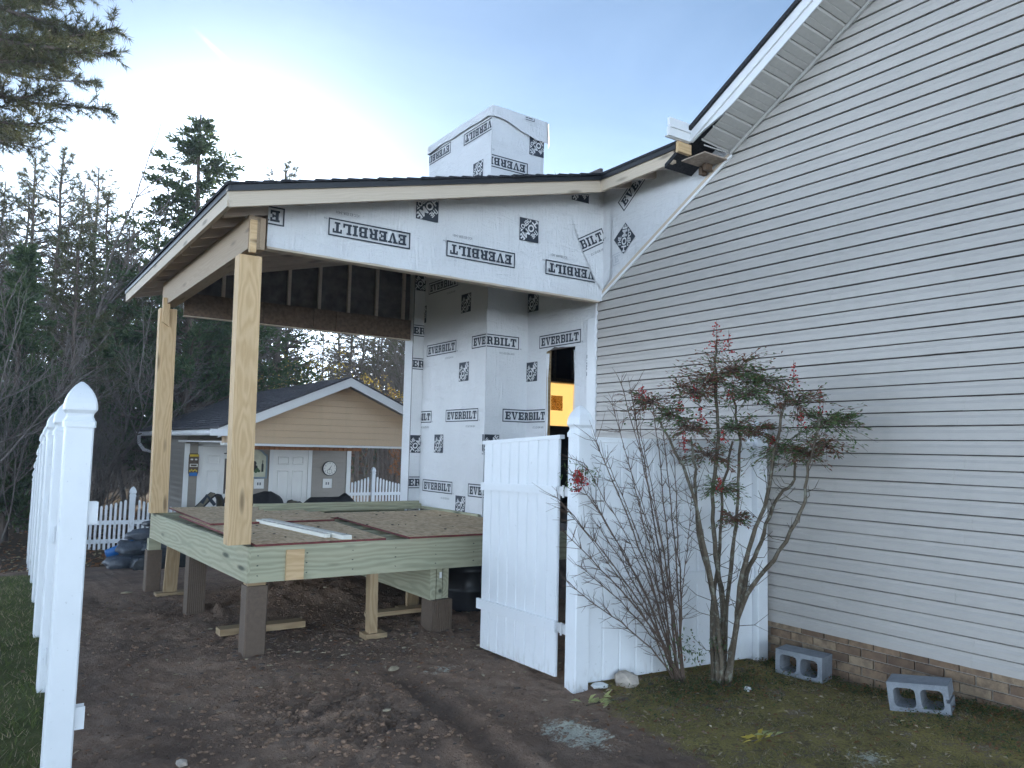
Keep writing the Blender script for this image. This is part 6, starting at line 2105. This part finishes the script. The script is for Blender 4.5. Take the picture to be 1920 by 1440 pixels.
# 3.2 metre scale brush is reused for the thicket
def polar(az, d):
    return d*math.sin(R(az)), d*math.cos(R(az))
random.seed(77)
x, y = polar(11.3, 25.5)
tree('tall conical cedar rising to a point left of the porch roof', 'cedar tree', 'cedar_tree', C1, x, y, 1.28, 1.0, None, .77)
x, y = polar(1.6, 24.5)
tree('pale bare tree with fine twigs under the pine boughs at the left edge', 'bare tree', 'bare_tree', D4, x, y, 1.05, 2.0)
x, y = polar(27.6, 25.5)
tree('small oak with dry brown leaves behind the picket fence', 'oak tree', 'oak_tree', O1, x, y, .95, .4)
x, y = polar(31.0, 27.0)
tree('second small brown leaved oak farther right behind the picket fence', 'oak tree', 'oak_tree', O1, x, y, .85, 2.4)
PINEL = 'tall pine with bare lower trunk standing in the woods behind the yard'
YPL = 'young green pine with low branches in the woods behind the yard'
CEL = 'dark bushy cedar standing in the woods behind the yard'
BAL = 'leafless grey tree standing in the woods behind the yard'
BRL = 'leafless brush thicket along the edge of the woods'
YEL = 'small tree with sparse leaves toned gold as if backlit, in the woods behind the shed'
GRL = 'evergreen bush growing low along the edge of the woods'
def belt(n, az0, az1, d0, d1, kinds, hmax_el=None):
    for i in range(n):
        az = az0+(az1-az0)*(i+random.random())/n
        d = d0+(d1-d0)*random.random()
        x, y = polar(az, d)
        if 2.6 < x < 9.2 and y < 24.5:
            d = 25+random.random()*6
            x, y = polar(az, d)
        if corridor(x, y, 7.65, 10.0, 1.7):
            continue
        k = random.choice(kinds)
        m_, lab, cat, nm, grp, hh = k
        s = random.uniform(.8, 1.15)
        if hmax_el:
            s = min(s, (d*math.tan(R(hmax_el))+2.2)/hh*random.uniform(.85, 1.0))
        tree(lab, cat, nm, m_, x, y, s, random.uniform(0, 6.28), grp)
kp = lambda m_, h: (m_, PINEL, 'pine tree', 'pine_tree', 'tall pines in the woods', h)
kn = lambda m_, h: (m_, YPL, 'pine tree', 'young_pine', 'young pines in the woods', h)
kc = lambda m_, h: (m_, CEL, 'cedar tree', 'cedar_tree', 'cedars in the woods', h)
kb = lambda m_, h: (m_, BAL, 'bare tree', 'bare_tree', 'leafless trees in the woods', h)
kt = lambda m_, h: (m_, BRL, 'thicket', 'brush_thicket', 'brush along the woods edge', h)
ky = lambda m_, h: (m_, YEL, 'tree', 'gold_backlit_tree', 'trees with leaves toned as backlit in the woods', h)
kg = lambda m_, h: (m_, GRL, 'bush', 'evergreen_bush', 'evergreen bushes at the woods edge', h)
def corridor(x, y, x0, y0, w):
    """is (x, y) on the sun's path towards (x0, y0)?"""
    a = SUN_AZ
    dx, dy = x-x0, y-y0
    return dy > 0 and abs(dx*math.cos(a)-dy*math.sin(a)) < w
belt(9, -4, 13.5, 20, 30, [kn(P3, 9.5), kb(D2, 7.5), kb(D1, 9.5), kc(C2, 7.5), kb(D4, 11)], 15.5)
belt(34, -5, 14.5, 26, 48, [kp(P1, 13), kp(P4, 12), kb(D4, 11), kp(P2_, 14.5)], 18)
belt(22, -3, 15, 18, 26, [kt(D3, 4.2), kt(D3, 4.2), kb(D2, 7.5)], 12)
belt(40, 13, 36, 29, 56, [kp(P1, 13), kp(P4, 12), kp(P2_, 14.5), kb(D1, 9.5)], 13.5)
belt(24, 13, 36, 26, 42, [kb(D1, 9.5), ky(Y1, 6.5), ky(Y1, 6.5), kn(P3, 9.5), ky(Y1, 6.5)], 11.5)
belt(18, 12.5, 28, 34, 60, [kp(P1, 13), kp(P4, 12), kp(P2_, 14.5), ky(Y1, 6.5)], 13.5)
belt(14, 12, 36, 24, 34, [kt(D3, 4.2), kg(G1, 3.4), ky(Y1, 6.5), kt(D3, 4.2)], 7.0)
belt(34, -6, 37, 50, 80, [kp(P1, 13), kp(P2_, 14.5), kp(P4, 12)], 12)
for az, d, s in ((17.2, 33, .97), (37.0, 30, .98)):
    x, y = polar(az, d)
    tree({17.2: 'pine whose tip just shows over the left part of the porch roof', 37.0: 'pine whose warm lit tip shows right of the wrapped chimney top'}[az], 'pine tree', 'pine_tree', P4, x, y, (d*math.tan(R(20.0 if az < 20 else 20.6))+1.7)/12.0, az)
# the far woods, too deep to tell single trees apart
random.seed(99)
mb = MB()
for i in range(480):
    az = random.uniform(-9, 46)
    d = random.uniform(60, 110)
    x, y = polar(az, d)
    z0 = -.8
    h = random.uniform(4.5, 9.5)
    if corridor(x, y, 7.65, 10.0, 2.6):
        continue
    mb.tube([(x, y, z0), (x+random.uniform(-.3, .3), y, z0+h)], [.16, .05], 4, 0, False)
    for _ in range(55):
        p = Vector((x+random.gauss(0, 1.5), y+random.gauss(0, 1.0), z0+h*random.uniform(.02, 1.0)))
        leafpoly(mb, p, rv(), rv(), random.uniform(.4, .9), random.uniform(.25, .5), .3, random.choice((1, 2, 2, 3, 3)))
link('far_woods', mb.mesh('far_woods', ['bark', 'cedar', 'needle', 'brownleaf']), None, None, kind='stuff', label='far woods reading as one dark mass behind the trees', category='woods')

# ------------------------------------------------------------------ thin volume added to lift dark tones like lens glare
hm = bpy.data.materials.new('pale glare veil')
hm.use_nodes = True
hm.node_tree.nodes.clear()
ho = hm.node_tree.nodes.new('ShaderNodeOutputMaterial')
hv = hm.node_tree.nodes.new('ShaderNodeVolumePrincipled')
hv.inputs['Color'].default_value = (0.86, 0.92, 1.0, 1)
hv.inputs['Density'].default_value = 0.0017
hv.inputs['Anisotropy'].default_value = 0.3
hm.node_tree.links.new(hv.outputs[0], ho.inputs['Volume'])
MAT['glare_haze'] = hm
link('glare_haze', MB().box((-340, -70, -3.0), (340, 440, 20.5)).mesh('glare_haze', 'glare_haze'), None, None, kind='stuff', label='thin volume added over yard and woods to lift dark tones like glare', category='glare_haze')
